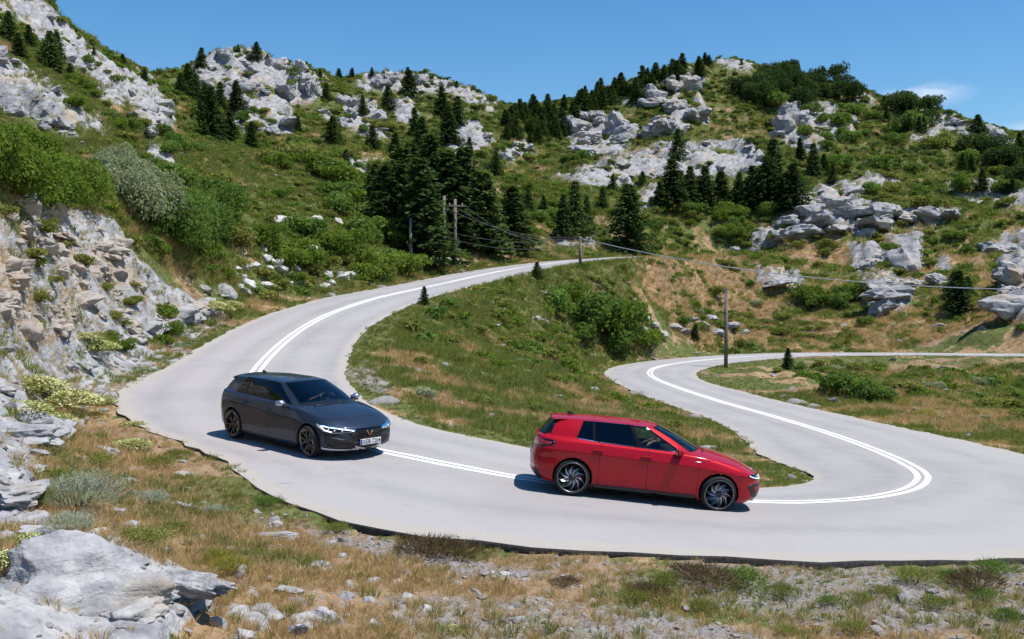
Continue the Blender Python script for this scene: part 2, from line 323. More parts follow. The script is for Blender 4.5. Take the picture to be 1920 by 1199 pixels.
def rock_nodes(t, P, fine=1.0):
    """grey-white karst limestone: returns colour, height"""
    big = t.noise(P, .35*fine, 2, .6); mid = t.noise(P, 1.6*fine, 4, .65); sm = t.noise(P, 9*fine, 2, .7)
    str_ = t.noise(t.scale(P, (1, 1, 5.5)), .9*fine, 3, .6, .6)
    c = t.ramp(mid, [(.28, (.105, .106, .114)), (.43, (.225, .225, .234)), (.58, (.35, .345, .345)), (.78, (.46, .447, .432))])
    c = t.mix(t.rng(str_, .56, .66), c, (.24, .24, .255))                    # weathered grey bands
    c = t.mix(t.math('MULTIPLY', t.rng(big, .52, .70), .6), c, (.38, .29, .19))   # ochre staining
    c = t.mix(t.math('MULTIPLY', t.rng(sm, .58, .72), .45), c, (.14, .14, .145))  # black lichen specks
    h = t.math('ADD', t.math('MULTIPLY', mid, 1.0), t.math('MULTIPLY', sm, .35)); h = t.math('ADD', h, t.math('MULTIPLY', str_, .8))
    return c, h
def mat_rock(name='limestone', fine=1.0, tint=None):
    m, nt, b = new_mat(name, .9, .2); t = NT(nt); c, h = rock_nodes(t, t.pos(), fine)
    c = t.mix(t.math('MULTIPLY', t.rand(), .35), c, (.33, .33, .34))
    if tint: c = t.mix(.5, c, tint)
    t.L.new(c, b.inputs['Base Color']); t.L.new(t.bump(h, .7, .12/fine), b.inputs['Normal']); return m
M = {}
M['rock'] = mat_rock('limestone', 2.2)
M['pebble'] = mat_rock('gravel_stone', 2.6, (.17, .15, .132))
M['rock_white'] = mat_rock('bleached_limestone', 2.6, (.62, .60, .57))
M['rock_tan'] = mat_rock('stained_limestone', 1.6, (.34, .265, .19))
M['rock_far'] = mat_rock('far_limestone', .9)

def mat_ground():
    m, nt, b = new_mat('mountain_ground', .95, .1); t = NT(nt); P = t.pos()
    rk, dr, gv = t.attr('rock'), t.attr('dry'), t.attr('gravel')
    n1 = t.noise(P, .45, 4, .6); n2 = t.noise(P, 2.7, 3, .65); n3 = t.noise(P, 22, 2, .7); n4 = t.noise(P, .12, 2, .5)
    green = t.ramp(n2, [(.25, (.048, .060, .019)), (.5, (.098, .115, .036)), (.72, (.165, .172, .064))])
    dry = t.ramp(n2, [(.25, (.17, .108, .060)), (.5, (.31, .208, .115)), (.75, (.43, .315, .185))])
    soil = t.ramp(n3, [(.3, (.15, .095, .06)), (.7, (.27, .19, .13))])
    grav = t.ramp(n3, [(.3, (.115, .10, .088)), (.5, (.215, .192, .174)), (.75, (.34, .315, .292))])
    k = t.math('ADD', dr, t.math('MULTIPLY', t.math('SUBTRACT', n2, .5), 1.1))
    c = t.mix(t.rng(k, .25, .75), green, dry)
    c = t.mix(t.math('MULTIPLY', t.rng(t.math('ADD', t.math('MULTIPLY', dr, .2), n4), .62, .76), .6), c, soil)
    c = t.mix(t.math('MULTIPLY', t.rng(n3, .62, .74), t.math('MULTIPLY', dr, .5)), c, (.36, .34, .32))
    c = t.mix(t.math('MULTIPLY', t.rng(n1, .50, .66), .55), c, t.mix(.5, c, (.06, .055, .022)))          # tangled low herbs
    gk = t.rng(t.math('ADD', t.math('MULTIPLY', gv, .75), t.math('MULTIPLY', t.math('SUBTRACT', n1, .5), 1.6)), .35, .75)
    c = t.mix(gk, c, grav)
    rc, rh = rock_nodes(t, P, .9)
    rkk = t.rng(t.math('ADD', rk, t.math('MULTIPLY', t.math('SUBTRACT', n2, .5), .9)), .38, .58)
    c = t.mix(rkk, c, rc)
    t.L.new(c, b.inputs['Base Color'])
    h = t.math('ADD', t.math('MULTIPLY', n3, .25), t.math('MULTIPLY', n2, .7)); h2 = t.mix(rkk, h, rh)
    t.L.new(t.bump(h2, .8, .16), b.inputs['Normal']); return m
M['ground'] = mat_ground()

def mat_asphalt():
    m, nt, b = new_mat('worn_asphalt', .82, .35); t = NT(nt); P = t.pos()
    big = t.noise(P, .25, 4, .55); mid = t.noise(P, 1.7, 5, .6); ag = t.voro(P, 95, 'F1', 1); fn = t.noise(P, 60, 3, .7); lat = t.attr('lat')
    c = t.ramp(fn, [(.25, (.245, .230, .227)), (.5, (.335, .317, .311)), (.8, (.43, .41, .40))])
    c = t.mix(t.math('MULTIPLY', t.rng(big, .42, .68), .65), c, (.285, .268, .268))
    c = t.mix(t.math('MULTIPLY', t.rng(mid, .55, .75), .3), c, (.36, .345, .335))
    st = t.noise(t.scale(P, (.5, .5, 1)), 2.2, 4, .65, 1.2)
    c = t.mix(t.math('MULTIPLY', t.rng(st, .64, .74), .4), c, (.15, .145, .15))         # oil and rubber stains
    wt = t.attr('wheel'); c = t.mix(t.math('MULTIPLY', wt, t.rng(mid, .3, .7, .15, .50)), c, (.20, .193, .196))      # polished wheel tracks
    ed = t.attr('edge'); c = t.mix(t.math('MULTIPLY', t.rng(t.math('ADD', ed, t.math('MULTIPLY', t.math('SUBTRACT', mid, .5), .9)), .35, .8), .75), c, (.36, .325, .28))  # dust and grit along the verge
    t.L.new(c, b.inputs['Base Color']); t.L.new(t.bump(fn, .35, .012), b.inputs['Normal']); return m
M['asphalt'] = mat_asphalt()
def mat_bitumen():
    m, nt, b = new_mat('broken_asphalt_edge', .9, .2); t = NT(nt)
    t.L.new(t.ramp(t.noise(t.pos(), 18, 4, .7), [(.3, (.022, .020, .019)), (.7, (.095, .088, .08))]), b.inputs['Base Color']); return m
M['bitumen'] = mat_bitumen()
def mat_line():
    m, nt, b = new_mat('road_paint', .7, .3); t = NT(nt); P = t.pos(); w = t.noise(P, 9, 5, .7); f = t.noise(P, 70, 3, .7)
    c = t.mix(t.rng(t.math('ADD', t.math('MULTIPLY', w, .65), t.math('MULTIPLY', f, .35)), .56, .68), (.74, .73, .72), (.33, .32, .315))
    t.L.new(c, b.inputs['Base Color']); return m
M['line'] = mat_line()

# ------------------------------------------------------------------ terrain
def dryness(X, Y, dr): return sstep(.08, .52, .42*dr+.62*fbm(X*.35, Y*.35, 12.3, 4)+.30*gn(X*.06, Y*.06, 2.2)-.03+.16*(Y < 17.5))
def fan():
    a1 = np.arange(-33, 33.01, .145); a0 = np.arange(-78, -33, 1.1); a2 = np.arange(33.8, 79, 1.1)
    A = np.radians(np.concatenate([a0, a1, a2])); r = [3.2]
    while r[-1] < 420:
        q = r[-1]; r.append(q*(1+(.0075 if q < 45 else .0062 if q < 290 else .03)))
    return A, np.array(r)
A_, R_ = fan()
AA, RR = np.meshgrid(A_, R_); TX, TY = np.sin(AA)*RR, np.cos(AA)*RR
TZ, T_rk, T_dr, T_gv, T_e = ground_z(TX, TY, True)
def grid_faces(nr, nc, off=0):
    i = np.arange(nr-1)[:, None]*nc+np.arange(nc-1)[None, :]+off
    return np.stack([i, i+1, i+nc+1, i+nc], -1).reshape(-1, 4)[:, ::-1]
TV = np.stack([TX, TY, TZ], -1).reshape(-1, 3); TF = grid_faces(*TX.shape)
me = np_mesh('ground', TV, TF, M['ground'], True)
T_dn = dryness(TX, TY, T_dr)
for n_, a_ in (('rock', T_rk), ('dry', T_dn), ('gravel', T_gv)): fattr(me, n_, a_.ravel())
ground = tag(link('ground', me), kind='structure')
# ground behind and under the viewpoint
bx, by = np.meshgrid(np.linspace(-30, 30, 41), np.linspace(-25, 6, 22)); bz = ground_z(bx, by)-.25
me = np_mesh('ground', np.stack([bx, by, bz], -1).reshape(-1, 3), grid_faces(*bx.shape)[:, ::-1], M['ground'], True); fattr(me, 'dry', np.ones(bx.size))
me.flip_normals(); tag(link('ground_behind', me), kind='structure')
gbvh = BVHTree.FromPolygons([tuple(v) for v in TV.tolist()], TF.tolist())
def hit(u, v):                                   # sight line -> ground
    r = Vector(ray(u, v)).normalized(); h = gbvh.ray_cast(Vector((0, 0, CAMZ)), r, 500)
    return h[0], h[1]
def drop(x, y):
    h = gbvh.ray_cast(Vector((x, y, 200)), Vector((0, 0, -1)), 400); return h[0], h[1]

# ------------------------------------------------------------------ road surface, broken edge, paint
def build_road():
    n = len(RC); lats = np.concatenate([[-1.0, -.985], np.linspace(-.95, .95, 15), [.985, 1.0]])
    s = RS; er = .17*fbm(s*1.1, s*0+3, 1., 4)+.18*gn(s*.21, s*0+8.2, 2.); el = .10*fbm(s*1.1, s*0+33, 1., 4)+.12*gn(s*.21, s*0+18.2, 2.)
    wr, wl = RC[:, 3]+er, RC[:, 4]+el
    LAT = np.where(lats[None] > 0, lats[None]*wr[:, None], lats[None]*wl[:, None])
    X = RC[:, 0:1]+RN[:, 0:1]*LAT; Y = RC[:, 1:2]+RN[:, 1:2]*LAT; Z = RC[:, 2:3]+xfall(RC[:, 5:6], LAT)+.012*fbm(X*.5, Y*.5, 2., 3)
    me = np_mesh('road', np.stack([X, Y, Z], -1).reshape(-1, 3), grid_faces(*X.shape)[:, ::-1], M['asphalt'], True)
    wheel = np.exp(-((np.abs(LAT)-.85)/.32)**2)+np.exp(-((np.abs(LAT)-2.45)/.32)**2)
    edge = np.maximum(sstep(.78, 1.0, np.abs(lats))[None]*np.ones_like(LAT), 0)
    fattr(me, 'wheel', wheel.ravel()); fattr(me, 'edge', edge.ravel()); fattr(me, 'lat', LAT.ravel())
    if me.polygons[0].normal.z < 0: me.flip_normals()
    road = tag(link('road', me), kind='structure')
    for k in (0, -1):                             # the broken rim of the asphalt
        rows = [np.stack([X[:, k], Y[:, k], Z[:, k]], -1)]
        out = RN*(1 if k == -1 else -1)
        for dz, dx in ((.035, .02), (.09, .0), (.30, .06)):
            j = .018*fbm(s*6.0, s*0+dz*90, 4., 3); p = rows[0].copy(); p[:, :2] += out*(dx+j)[:, None]; p[:, 2] -= dz; rows.append(p)
        V = np.stack(rows, 1); e = link('asphalt_edge', np_mesh('asphalt_edge', V.reshape(-1, 3), grid_faces(n, 4), M['bitumen']), road)
    I = np.arange(n)
    def strip(lat, w, a, b, lift=.005):
        i = I[(RS >= a) & (RS <= b)]; wv = w+.006*fbm(RS[i]*4, RS[i]*0+lat, 3., 2)
        L3 = lat+np.stack([-wv/2, wv/2], 1); x = RC[i, 0:1]+RN[i, 0:1]*L3; y = RC[i, 1:2]+RN[i, 1:2]*L3
        z = RC[i, 2:3]+xfall(RC[i, 5:6], L3)+.012*fbm(x*.5, y*.5, 2., 3)+lift
        m_ = np_mesh('centre_line', np.stack([x, y, z], -1).reshape(-1, 3), grid_faces(len(i), 2)[:, ::-1], M['line'])
        if m_.polygons[0].normal.z < 0: m_.flip_normals()
        link('centre_line', m_, road)
    L_ = RS[-1]
    strip(-.125, .15, 0, L_); strip(.125, .15, 0, L_)
    return road
road = build_road()
rbvh = BVHTree.FromObject(road, bpy.context.evaluated_depsgraph_get())
def drop_road(x, y):
    h = rbvh.ray_cast(Vector((x, y, 200)), Vector((0, 0, -1)), 400); return h[0], h[1]
# ------------------------------------------------------------------ cars
def simple_mat(name, col, rough=.5, metal=0., spec=.5, coat=0., emit=None):
    m, nt, b = new_mat(name, rough, spec); b.inputs['Base Color'].default_value = (*col, 1); b.inputs['Metallic'].default_value = metal
    if coat: b.inputs['Coat Weight'].default_value = coat; b.inputs['Coat Roughness'].default_value = .03
    if emit: b.inputs['Emission Color'].default_value = (*emit[0], 1); b.inputs['Emission Strength'].default_value = emit[1]
    return m
def paint_mat(name, col, dark, metal):
    m, nt, b = new_mat(name, .42, .06); t = NT(nt)
    fl = t.noise(t.obj(), 900, 1, .5); dust = t.noise(t.obj(), 3, 4, .6)
    c = t.mix(t.rng(fl, .3, .7), dark, col); t.L.new(c, b.inputs['Base Color'])
    b.inputs['Metallic'].default_value = metal; b.inputs['Coat Weight'].default_value = .7; t.L.new(t.rng(dust, .3, .8, .03, .12), b.inputs['Coat Roughness'])
    return m
def glass_mat(name, tint, refl=1.0):
    m = bpy.data.materials.new(name); m.use_nodes = True; nt = m.node_tree; N = nt.nodes; L = nt.links; N.clear()
    o = N.new('ShaderNodeOutputMaterial'); mx = N.new('ShaderNodeMixShader'); tr = N.new('ShaderNodeBsdfTransparent'); gl = N.new('ShaderNodeBsdfGlossy'); fr = N.new('ShaderNodeFresnel')
    tr.inputs[0].default_value = (*tint, 1); gl.inputs['Roughness'].default_value = .015; gl.inputs[0].default_value = (refl, refl, refl, 1); fr.inputs[0].default_value = 1.5
    L.new(fr.outputs[0], mx.inputs[0]); L.new(tr.outputs[0], mx.inputs[1]); L.new(gl.outputs[0], mx.inputs[2]); L.new(mx.outputs[0], o.inputs[0]); return m
CM = dict(red=paint_mat('red_metallic_paint', (.41, .0035, .013), (.29, .002, .009), .15), grey=paint_mat('petrol_grey_paint', (.026, .038, .064), (.012, .018, .031), .22),
 black=simple_mat('black_plastic', (.012, .012, .013), .45), gloss=simple_mat('gloss_black', (.005, .005, .006), .10, 0, .45), rubber=simple_mat('tyre_rubber', (.014, .014, .014), .78, 0, .3),
 seal=simple_mat('rubber_seal', (.010, .010, .011), .95, 0, .08),
 chrome=simple_mat('chrome', (.78, .78, .79), .12, 1), alu=simple_mat('machined_alloy', (.40, .40, .41), .30, 1), dalu=simple_mat('dark_alloy', (.050, .050, .053), .34, .7), copper=simple_mat('copper_trim', (.42, .17, .10), .32, .9), lip=simple_mat('brushed_rim_edge', (.17, .17, .175), .38, 1), tip=simple_mat('bronze_tip', (.17, .115, .095), .3, .9),
 disc=simple_mat('brake_disc', (.30, .29, .28), .4, 1), caliper=simple_mat('red_caliper', (.45, .02, .02), .4), glass=glass_mat('window_glass', (.50, .58, .56)), tint=glass_mat('tinted_glass', (.045, .05, .055)),
 screen=glass_mat('windscreen_glass', (.50, .57, .60)), lens=glass_mat('lamp_lens', (.86, .88, .9)), led=simple_mat('daytime_led', (.9, .93, 1), .25, 0, .5, 0, ((.85, .93, 1), 1.6)), refl=simple_mat('lamp_reflector', (.7, .72, .75), .18, 1), lampred=simple_mat('rear_lamp_red', (.26, .006, .010), .12, 0, .6, 1),
 cabin=simple_mat('cabin_trim', (.022, .022, .025), .8), seat=simple_mat('seat_fabric', (.030, .031, .036), .9), plate=simple_mat('plate_white', (.72, .73, .74), .4), plateblue=simple_mat('plate_blue', (.010, .05, .36), .4), ink=simple_mat('plate_ink', (.012, .012, .014), .5), silver=simple_mat('satin_silver', (.40, .43, .48), .28, .9, .5, .5))

NS = 18
def cage(P):
    """twelve outlines from the sill to the roof, 18 stations each from the nose round the right flank to the tail"""
    Xs = P['xs']; tp = P['taper']; loops = []
    for nose, tail, W, zf, zside, zr in P['lower']:
        zs = np.interp(np.arange(10), np.linspace(0, 9, len(zside)), zside)
        l = [(nose+dx, fy*W, zf+dz*0) for dx, fy, dz in zip(P['fx'], P['fy'], (0, 0, 0, 0))]
        zc = zf*.35+zs[0]*.65; l[3] = (l[3][0], l[3][1], zc*.5+zf*.5)
        l += [(x, t*W, z) for x, t, z in zip(Xs, tp, zs)]
        r = [(tail+dx, fy*W, zr) for dx, fy in zip(P['rx'], P['ry'])]; r[0] = (r[0][0], r[0][1], zr*.6+zs[-1]*.4); l += r
        loops.append(l)
    loops += [list(l) for l in P['upper']]
    return loops
PART = ['body', 'hood', 'front_door', 'rear_door', 'tailgate', 'front_bumper', 'rear_bumper', 'windscreen', 'front_window', 'rear_window', 'quarter_window', 'back_window', 'pillar', 'roof', 'sill']
def face_part(l, s, nlow):
    """l = band between outlines l and l+1, s = station band"""
    G = nlow+2                                    # index of the glass base outline
    if l >= G and l < G+2:
        if s < 3: return 'windscreen'
        if s < 5: return 'body'
        if s < 8: return 'front_window'
        if s == 8: return 'pillar'
        if s == 9: return 'rear_window'
        if s == 10: return 'pillar'
        if s == 11: return 'quarter_window'
        if s < 14: return 'body'
        return 'back_window'
    if l >= G+2: return 'roof'
    if l >= nlow and s < 6: return 'hood'
    if l < nlow-2 and s < 4: return 'front_bumper'
    if l < nlow-3 and s >= 13: return 'rear_bumper'
    if l >= nlow-3 and s >= 14: return 'tailgate'
    if l == 0 and 5 < s < 12: return 'sill'
    if s in (6, 7) and l < G: return 'front_door'
    if s in (8, 9) and l < G: return 'rear_door'
    return 'body'
def car_shell(P):
    loops = cage(P); nl = len(loops); nlow = len(P['lower'])
    idx = {}; V = []
    def vid(l, s, side):
        x, y, z = loops[l][s]
        k = (l, s, 0 if (s in (0, NS-1) or l == nl-1) else side)
        if k not in idx:
            idx[k] = len(V); V.append((x, y*(side if k[2] else 0), z))
        return idx[k]
    F = []; mi = []
    for side in (1, -1):
        for l in range(nl-1):
            for s in range(NS-1):
                q = [vid(l, s, side), vid(l, s+1, side), vid(l+1, s+1, side), vid(l+1, s, side)]
                if side < 0: q = q[::-1]
                F.append(q); mi.append(PART.index(face_part(l, s, nlow))+(100 if side < 0 else 0))
    me = bpy.data.meshes.new('cage'); me.from_pydata(V, [], F)
    ia = me.attributes.new('pid', 'INT', 'FACE'); ia.data.foreach_set('value', mi)
    cr = me.attributes.new('crease_edge', 'FLOAT', 'EDGE'); rev = {v: k for k, v in idx.items()}; G = nlow+2
    cv = np.zeros(len(me.edges))
    for e in me.edges:
        a, b = rev[e.vertices[0]], rev[e.vertices[1]]
        if a[0] == b[0]:
            l = a[0]; s0 = min(a[1], b[1]); c = P['crease'].get(l, 0)
            if l == G: c = .75
            if l == G+2: c = .55
            if l == nlow-1 and s0 < 4: c = .6
            cv[e.index] = c
        else:
            s = a[1]; l = min(a[0], b[0])
            if G <= l < G+2 and s in (3, 4, 5, 12, 14): cv[e.index] = .7
            if G <= l < G+2 and s in (8, 9, 10, 11): cv[e.index] = 1.0
            if l >= nlow-3 and l < G and s == 14: cv[e.index] = .25
    cr.data.foreach_set('value', cv)
    o = link('cage', me); m = o.modifiers.new('s', 'SUBSURF'); m.levels = 3; m.render_levels = 3; m.use_limit_surface = True
    dg = bpy.context.evaluated_depsgraph_get(); ev = o.evaluated_get(dg); em = ev.to_mesh()
    n = len(em.vertices); Vv = np.empty(n*3); em.vertices.foreach_get('co', Vv); Vv = Vv.reshape(-1, 3)
    Ff = np.empty(len(em.polygons)*4, int); em.polygons.foreach_get('vertices', Ff); Ff = Ff.reshape(-1, 4)
    pid = np.empty(len(Ff), np.int32); em.attributes['pid'].data.foreach_get('value', pid)
    ev.to_mesh_clear(); bpy.data.objects.remove(o)
    # wheel openings
    for ax in (P['fa'], P['ra']):
        r = np.hypot(Vv[:, 0]-ax, Vv[:, 2]-P['wr']); ins = (r < P['ar']) & (np.abs(Vv[:, 1]) > .5)
        cnt = ins[Ff].sum(1); keep = cnt < 4; touch = np.zeros(n, bool); touch[Ff[keep & (cnt > 0)].ravel()] = True
        mv = ins & touch; c = np.array([ax, P['wr']])
        d = Vv[mv][:, [0, 2]]-c; d *= (P['ar']/np.linalg.norm(d, axis=1))[:, None]; Vv[mv, 0] = d[:, 0]+ax; Vv[mv, 2] = d[:, 1]+P['wr']
        # pull near outside vertices of the rim in too, so that the opening is round
        Ff = Ff[keep]; pid = pid[keep]
    tri = Vv[Ff]; nrm = np.cross(tri[:, 2]-tri[:, 0], tri[:, 3]-tri[:, 1]); VN = np.zeros_like(Vv)
    for k in range(4): np.add.at(VN, Ff[:, k], nrm)
    VN /= np.maximum(np.linalg.norm(VN, axis=1), 1e-9)[:, None]
    return Vv, Ff, pid, VN
def sub_mesh(name, Vv, Ff, VN, mask, mat, off=0.0):
    f = Ff[mask]; u, inv = np.unique(f, return_inverse=True); v = Vv[u]+VN[u]*off
    me = np_mesh(name, v, inv.reshape(-1, 4), mat, True); me.normals_split_custom_set_from_vertices([tuple(x) for x in VN[u]]); return me

def islands(F, mask):
    ids = np.where(mask)[0]; par = {}
    def find(a):
        while par.setdefault(a, a) != a: par[a] = par[par[a]]; a = par[a]
        return a
    for i in ids:
        f = F[i]; r = find(int(f[0]))
        for q in f[1:]: par[find(int(q))] = r
    lab = np.array([find(int(F[i][0])) for i in ids]); u, n = np.unique(lab, return_counts=True)
    return [ids[lab == k] for k in u[np.argsort(-n)]]
class Car:
    def __init__(s, P, paint):
        s.P = P; s.paint = paint; s.V, s.F, s.pid, s.N = car_shell(P)
        s.bvh = BVHTree.FromPolygons([tuple(v) for v in s.V.tolist()], s.F.tolist())
        s.root = empty(P['name'])
    def add(s, name, me, parent=None): return link(name, me, parent or s.root)
    def cast(s, o, d):
        h = s.bvh.ray_cast(Vector(o), Vector(d).normalized(), 9)
        if h[0] is None:
            h = s.bvh.find_nearest(Vector(o)+Vector(d).normalized()*2.0); 
        n = h[1] if h[1].dot(Vector(d)) < 0 else -h[1]
        return h[0], n
    def frame(s, view, side):
        """view -> (function from plane coords to ray origin, ray direction)"""
        if view == 'side': return (lambda a, b: (a, side*3, b)), (0, -side, 0)
        if view == 'front': return (lambda a, b: (4, side*a, b)), (-1, 0, 0)
        if view == 'rear': return (lambda a, b: (-4, side*a, b)), (1, 0, 0)
        if view == 'top': return (lambda a, b: (a, side*b, 3)), (0, 0, -1)
        ang = view; c, q = math.cos(ang), math.sin(ang)          # oblique, a runs along the horizontal tangent, towards the flank
        return (lambda a, b: (s.P['nose']-.17+c*3-q*a, side*(.70+q*3+c*a), b)), (-c, -side*q, 0)
    def patch(s, name, pts, view, mat, side=1, off=.004, parent=None, res=.05, back=.012, smooth=True, inner=None):
        fo, d = s.frame(view, side); bm = bmesh.new(); vs_ = [bm.verts.new((a, b, 0)) for a, b in pts]; bm.faces.new(vs_)
        bmesh.ops.triangulate(bm, faces=bm.faces[:])
        for _ in range(6):
            es = [e for e in bm.edges if e.calc_length() > res]
            if not es: break
            bmesh.ops.subdivide_edges(bm, edges=es, cuts=1); bmesh.ops.triangulate(bm, faces=[f for f in bm.faces if len(f.verts) > 3])
        nrm = {}
        for v in bm.verts:
            p, n = s.cast(fo(v.co.x, v.co.y), d); v.co = p+n*off; nrm[v] = n
        bd = [e for e in bm.edges if e.is_boundary]
        if back:
            ex = bmesh.ops.extrude_edge_only(bm, edges=bd); nv = [g for g in ex['geom'] if isinstance(g, bmesh.types.BMVert)]
            for v in nv:
                p = v.co; h = s.bvh.find_nearest(p); v.co = p+(h[0]-p).normalized()*min(off+back, .05) if (h[0]-p).length > 1e-5 else p
        bmesh.ops.recalc_face_normals(bm, faces=bm.faces[:])
        f0 = max(bm.faces, key=lambda f: f.calc_area())
        if f0.normal.dot(Vector(d)) > 0: bmesh.ops.reverse_faces(bm, faces=bm.faces[:])
        return s.add(name, bm_mesh(name, bm, mat, smooth), parent)
    def line(s, pts, view, side=1, w=.006, off=.0015, name='panel_gap', mat=None, parent=None, step=.04, closed=False, z=0):
        """a narrow strip laid along the body"""
        fo, d = s.frame(view, side); P_ = []
        pts = list(pts)+([pts[0]] if closed else [])
        for (a0, b0), (a1, b1) in zip(pts[:-1], pts[1:]):
            n = max(1, int(math.hypot(a1-a0, b1-b0)/step))
            for k in range(n): P_.append((a0+(a1-a0)*k/n, b0+(b1-b0)*k/n))
        P_.append(pts[-1]); Q = []; Nn = []
        for a, b in P_:
            p, n = s.cast(fo(a, b), d); Q.append(p); Nn.append(n)
        V = []; F = []
        for i, (p, n) in enumerate(zip(Q, Nn)):
            t = (Q[min(i+1, len(Q)-1)]-Q[max(i-1, 0)]).normalized(); sd = t.cross(n).normalized()*w/2
            for q in (-1, 1): V.append(p+sd*q+n*off)
        for i in range(len(Q)-1): F.append((2*i, 2*i+1, 2*i+3, 2*i+2))
        return s.add(name, np_mesh(name, np.array(V), np.array(F), mat or CM['black']), parent)

def lathe(prof, n=48, axis='y'):
    """profile (r, y) turned about the y axis"""
    a = np.linspace(0, 2*math.pi, n, endpoint=False); pr = np.array(prof)
    V = np.stack([np.outer(np.cos(a), pr[:, 0]), np.repeat(pr[None, :, 1], n, 0), np.outer(np.sin(a), pr[:, 0])], -1); k = len(pr)
    i = np.arange(n)[:, None]; j = np.arange(k-1)[None]; F = np.stack([i*k+j, i*k+j+1, ((i+1) % n)*k+j+1, ((i+1) % n)*k+j], -1).reshape(-1, 4)
    return V.reshape(-1, 3), F
def wheel_meshes(P):
    R_t, R_r, w = P['wr'], P['rim'], .112
    V, F = lathe([(R_r-.004, -.095), (R_r+.012, -w), (R_t-.035, -w-.004), (R_t-.012, -w+.012), (R_t, -w+.035), (R_t+.001, 0), (R_t, w-.035), (R_t-.012, w-.012), (R_t-.035, w+.004), (R_r+.012, w), (R_r-.004, .095)], 56)
    tyre = np_mesh('tyre', V, F, CM['rubber'], True)
    V, F = lathe([(R_r+.010, .104), (R_r+.011, .112), (R_r-.004, .114), (R_r-.016, .104), (R_r-.022, .07), (R_r-.045, -.02), (R_r-.03, -.10), (R_r+.0, -.10)], 56)
    barrel = np_mesh('rim', V, F, CM[P['rim_barrel']], True)
    V, F = lathe([(R_r-.010, .110), (R_r-.004, .1165), (R_r+.008, .1165), (R_r+.011, .111)], 56); lip = np_mesh('rim_lip', V, F, CM['lip'], True)
    spk = [lip]
    if P['spoke'] == 'swirl':                     # two layers of thin curved blades
        for k in range(10):
            a0 = k*2*math.pi/10
            for wd, da, half, yo, mt in ((.030, .62, 0, .088, 'alu'), (.020, .50, .30, .080, 'alu')):
                bm = bmesh.new(); rows = []
                for j in range(9):
                    f = j/8; r = .050+(R_r-.020-.050)*f; a = a0+half+da*(f**1.35); ww = wd*(.40+.6*(1-f)*.7+.10*math.sin(f*3.1)); y = yo+.016*math.sin(f*math.pi*.5)-.012*(1-f)
                    c, q = math.cos(a), math.sin(a); rows.append([bm.verts.new((c*r-q*e*ww/2*1.1, y+(-.004 if e else .004), q*r+c*e*ww/2*1.1)) for e in (-1, 0, 1)]+[bm.verts.new((c*r+q*ww*.2, y-.05, q*r-c*ww*.2))])
                for r0, r1 in zip(rows[:-1], rows[1:]):
                    for i in range(4): bm.faces.new((r0[i], r0[(i+1) % 4], r1[(i+1) % 4], r1[i]))
                bmesh.ops.recalc_face_normals(bm, faces=bm.faces[:])
                spk.append(bm_mesh('spoke', bm, CM[mt], False)); 
    else:                                          # five forked blades with bright tips
        for k in range(5):
            a0 = k*2*math.pi/5+.3
            for e in (-1, 1):
                bm = bmesh.new(); rows = []
                for j in range(6):
                    f = j/5; r = .052+(R_r-.016-.052)*f; a = a0+e*(.10+.24*f); ww = .040-.008*f; c, q = math.cos(a), math.sin(a); y = .082+.018*f
                    rows.append([bm.verts.new((c*r-q*ww*h/2, y+dy, q*r+c*ww*h/2)) for h, dy in ((-1, 0), (1, 0), (.8, -.035), (-.8, -.035))])
                for r0, r1 in zip(rows[:-1], rows[1:]):
                    for i in range(4): bm.faces.new((r0[i], r0[(i+1) % 4], r1[(i+1) % 4], r1[i]))
                bmesh.ops.recalc_face_normals(bm, faces=bm.faces[:]); spk.append(bm_mesh('spoke', bm, CM['dalu']))
            bm = bmesh.new(); rows = []
            for j in range(5):
                f = j/4; a = a0-.36+.72*f; r = R_r-.012; c, q = math.cos(a), math.sin(a); rows.append([bm.verts.new((c*(r-dr), .106+dy, q*(r-dr))) for dr, dy in ((0, 0), (.028, -.006), (.028, -.02), (0, -.02))])
            for r0, r1 in zip(rows[:-1], rows[1:]):
                for i in range(4): bm.faces.new((r0[i], r0[(i+1) % 4], r1[(i+1) % 4], r1[i]))
            bmesh.ops.recalc_face_normals(bm, faces=bm.faces[:]); spk.append(bm_mesh('bronze_tip', bm, CM['tip']))
    V, F = lathe([(.0001, .100), (.026, .100), (.030, .094), (.060, .088), (.066, .07), (.066, .03)], 28); hub = np_mesh('hub', V, F, CM['dalu'], True)
    V, F = lathe([(.07, .035), (.15, .037), (.153, .03), (.153, .012), (.07, .010)], 40); disc = np_mesh('brake_disc', V, F, CM['disc'], True)
    bm = bmesh.new(); rows = []
    for j in range(7):
        a = 2.6+j*.16; c, q = math.cos(a), math.sin(a); rows.append([bm.verts.new((c*r, y, q*r)) for r, y in ((.105, .0), (.165, .0), (.165, .062), (.105, .066))])
    for r0, r1 in zip(rows[:-1], rows[1:]):
        for i in range(4): bm.faces.new((r0[i], r0[(i+1) % 4], r1[(i+1) % 4], r1[i]))
    bm.faces.new(rows[0]); bm.faces.new(rows[-1][::-1]); bmesh.ops.recalc_face_normals(bm, faces=bm.faces[:]); cal = bm_mesh('brake_caliper', bm, CM[P['caliper']])
    return tyre, barrel, spk, hub, disc, cal
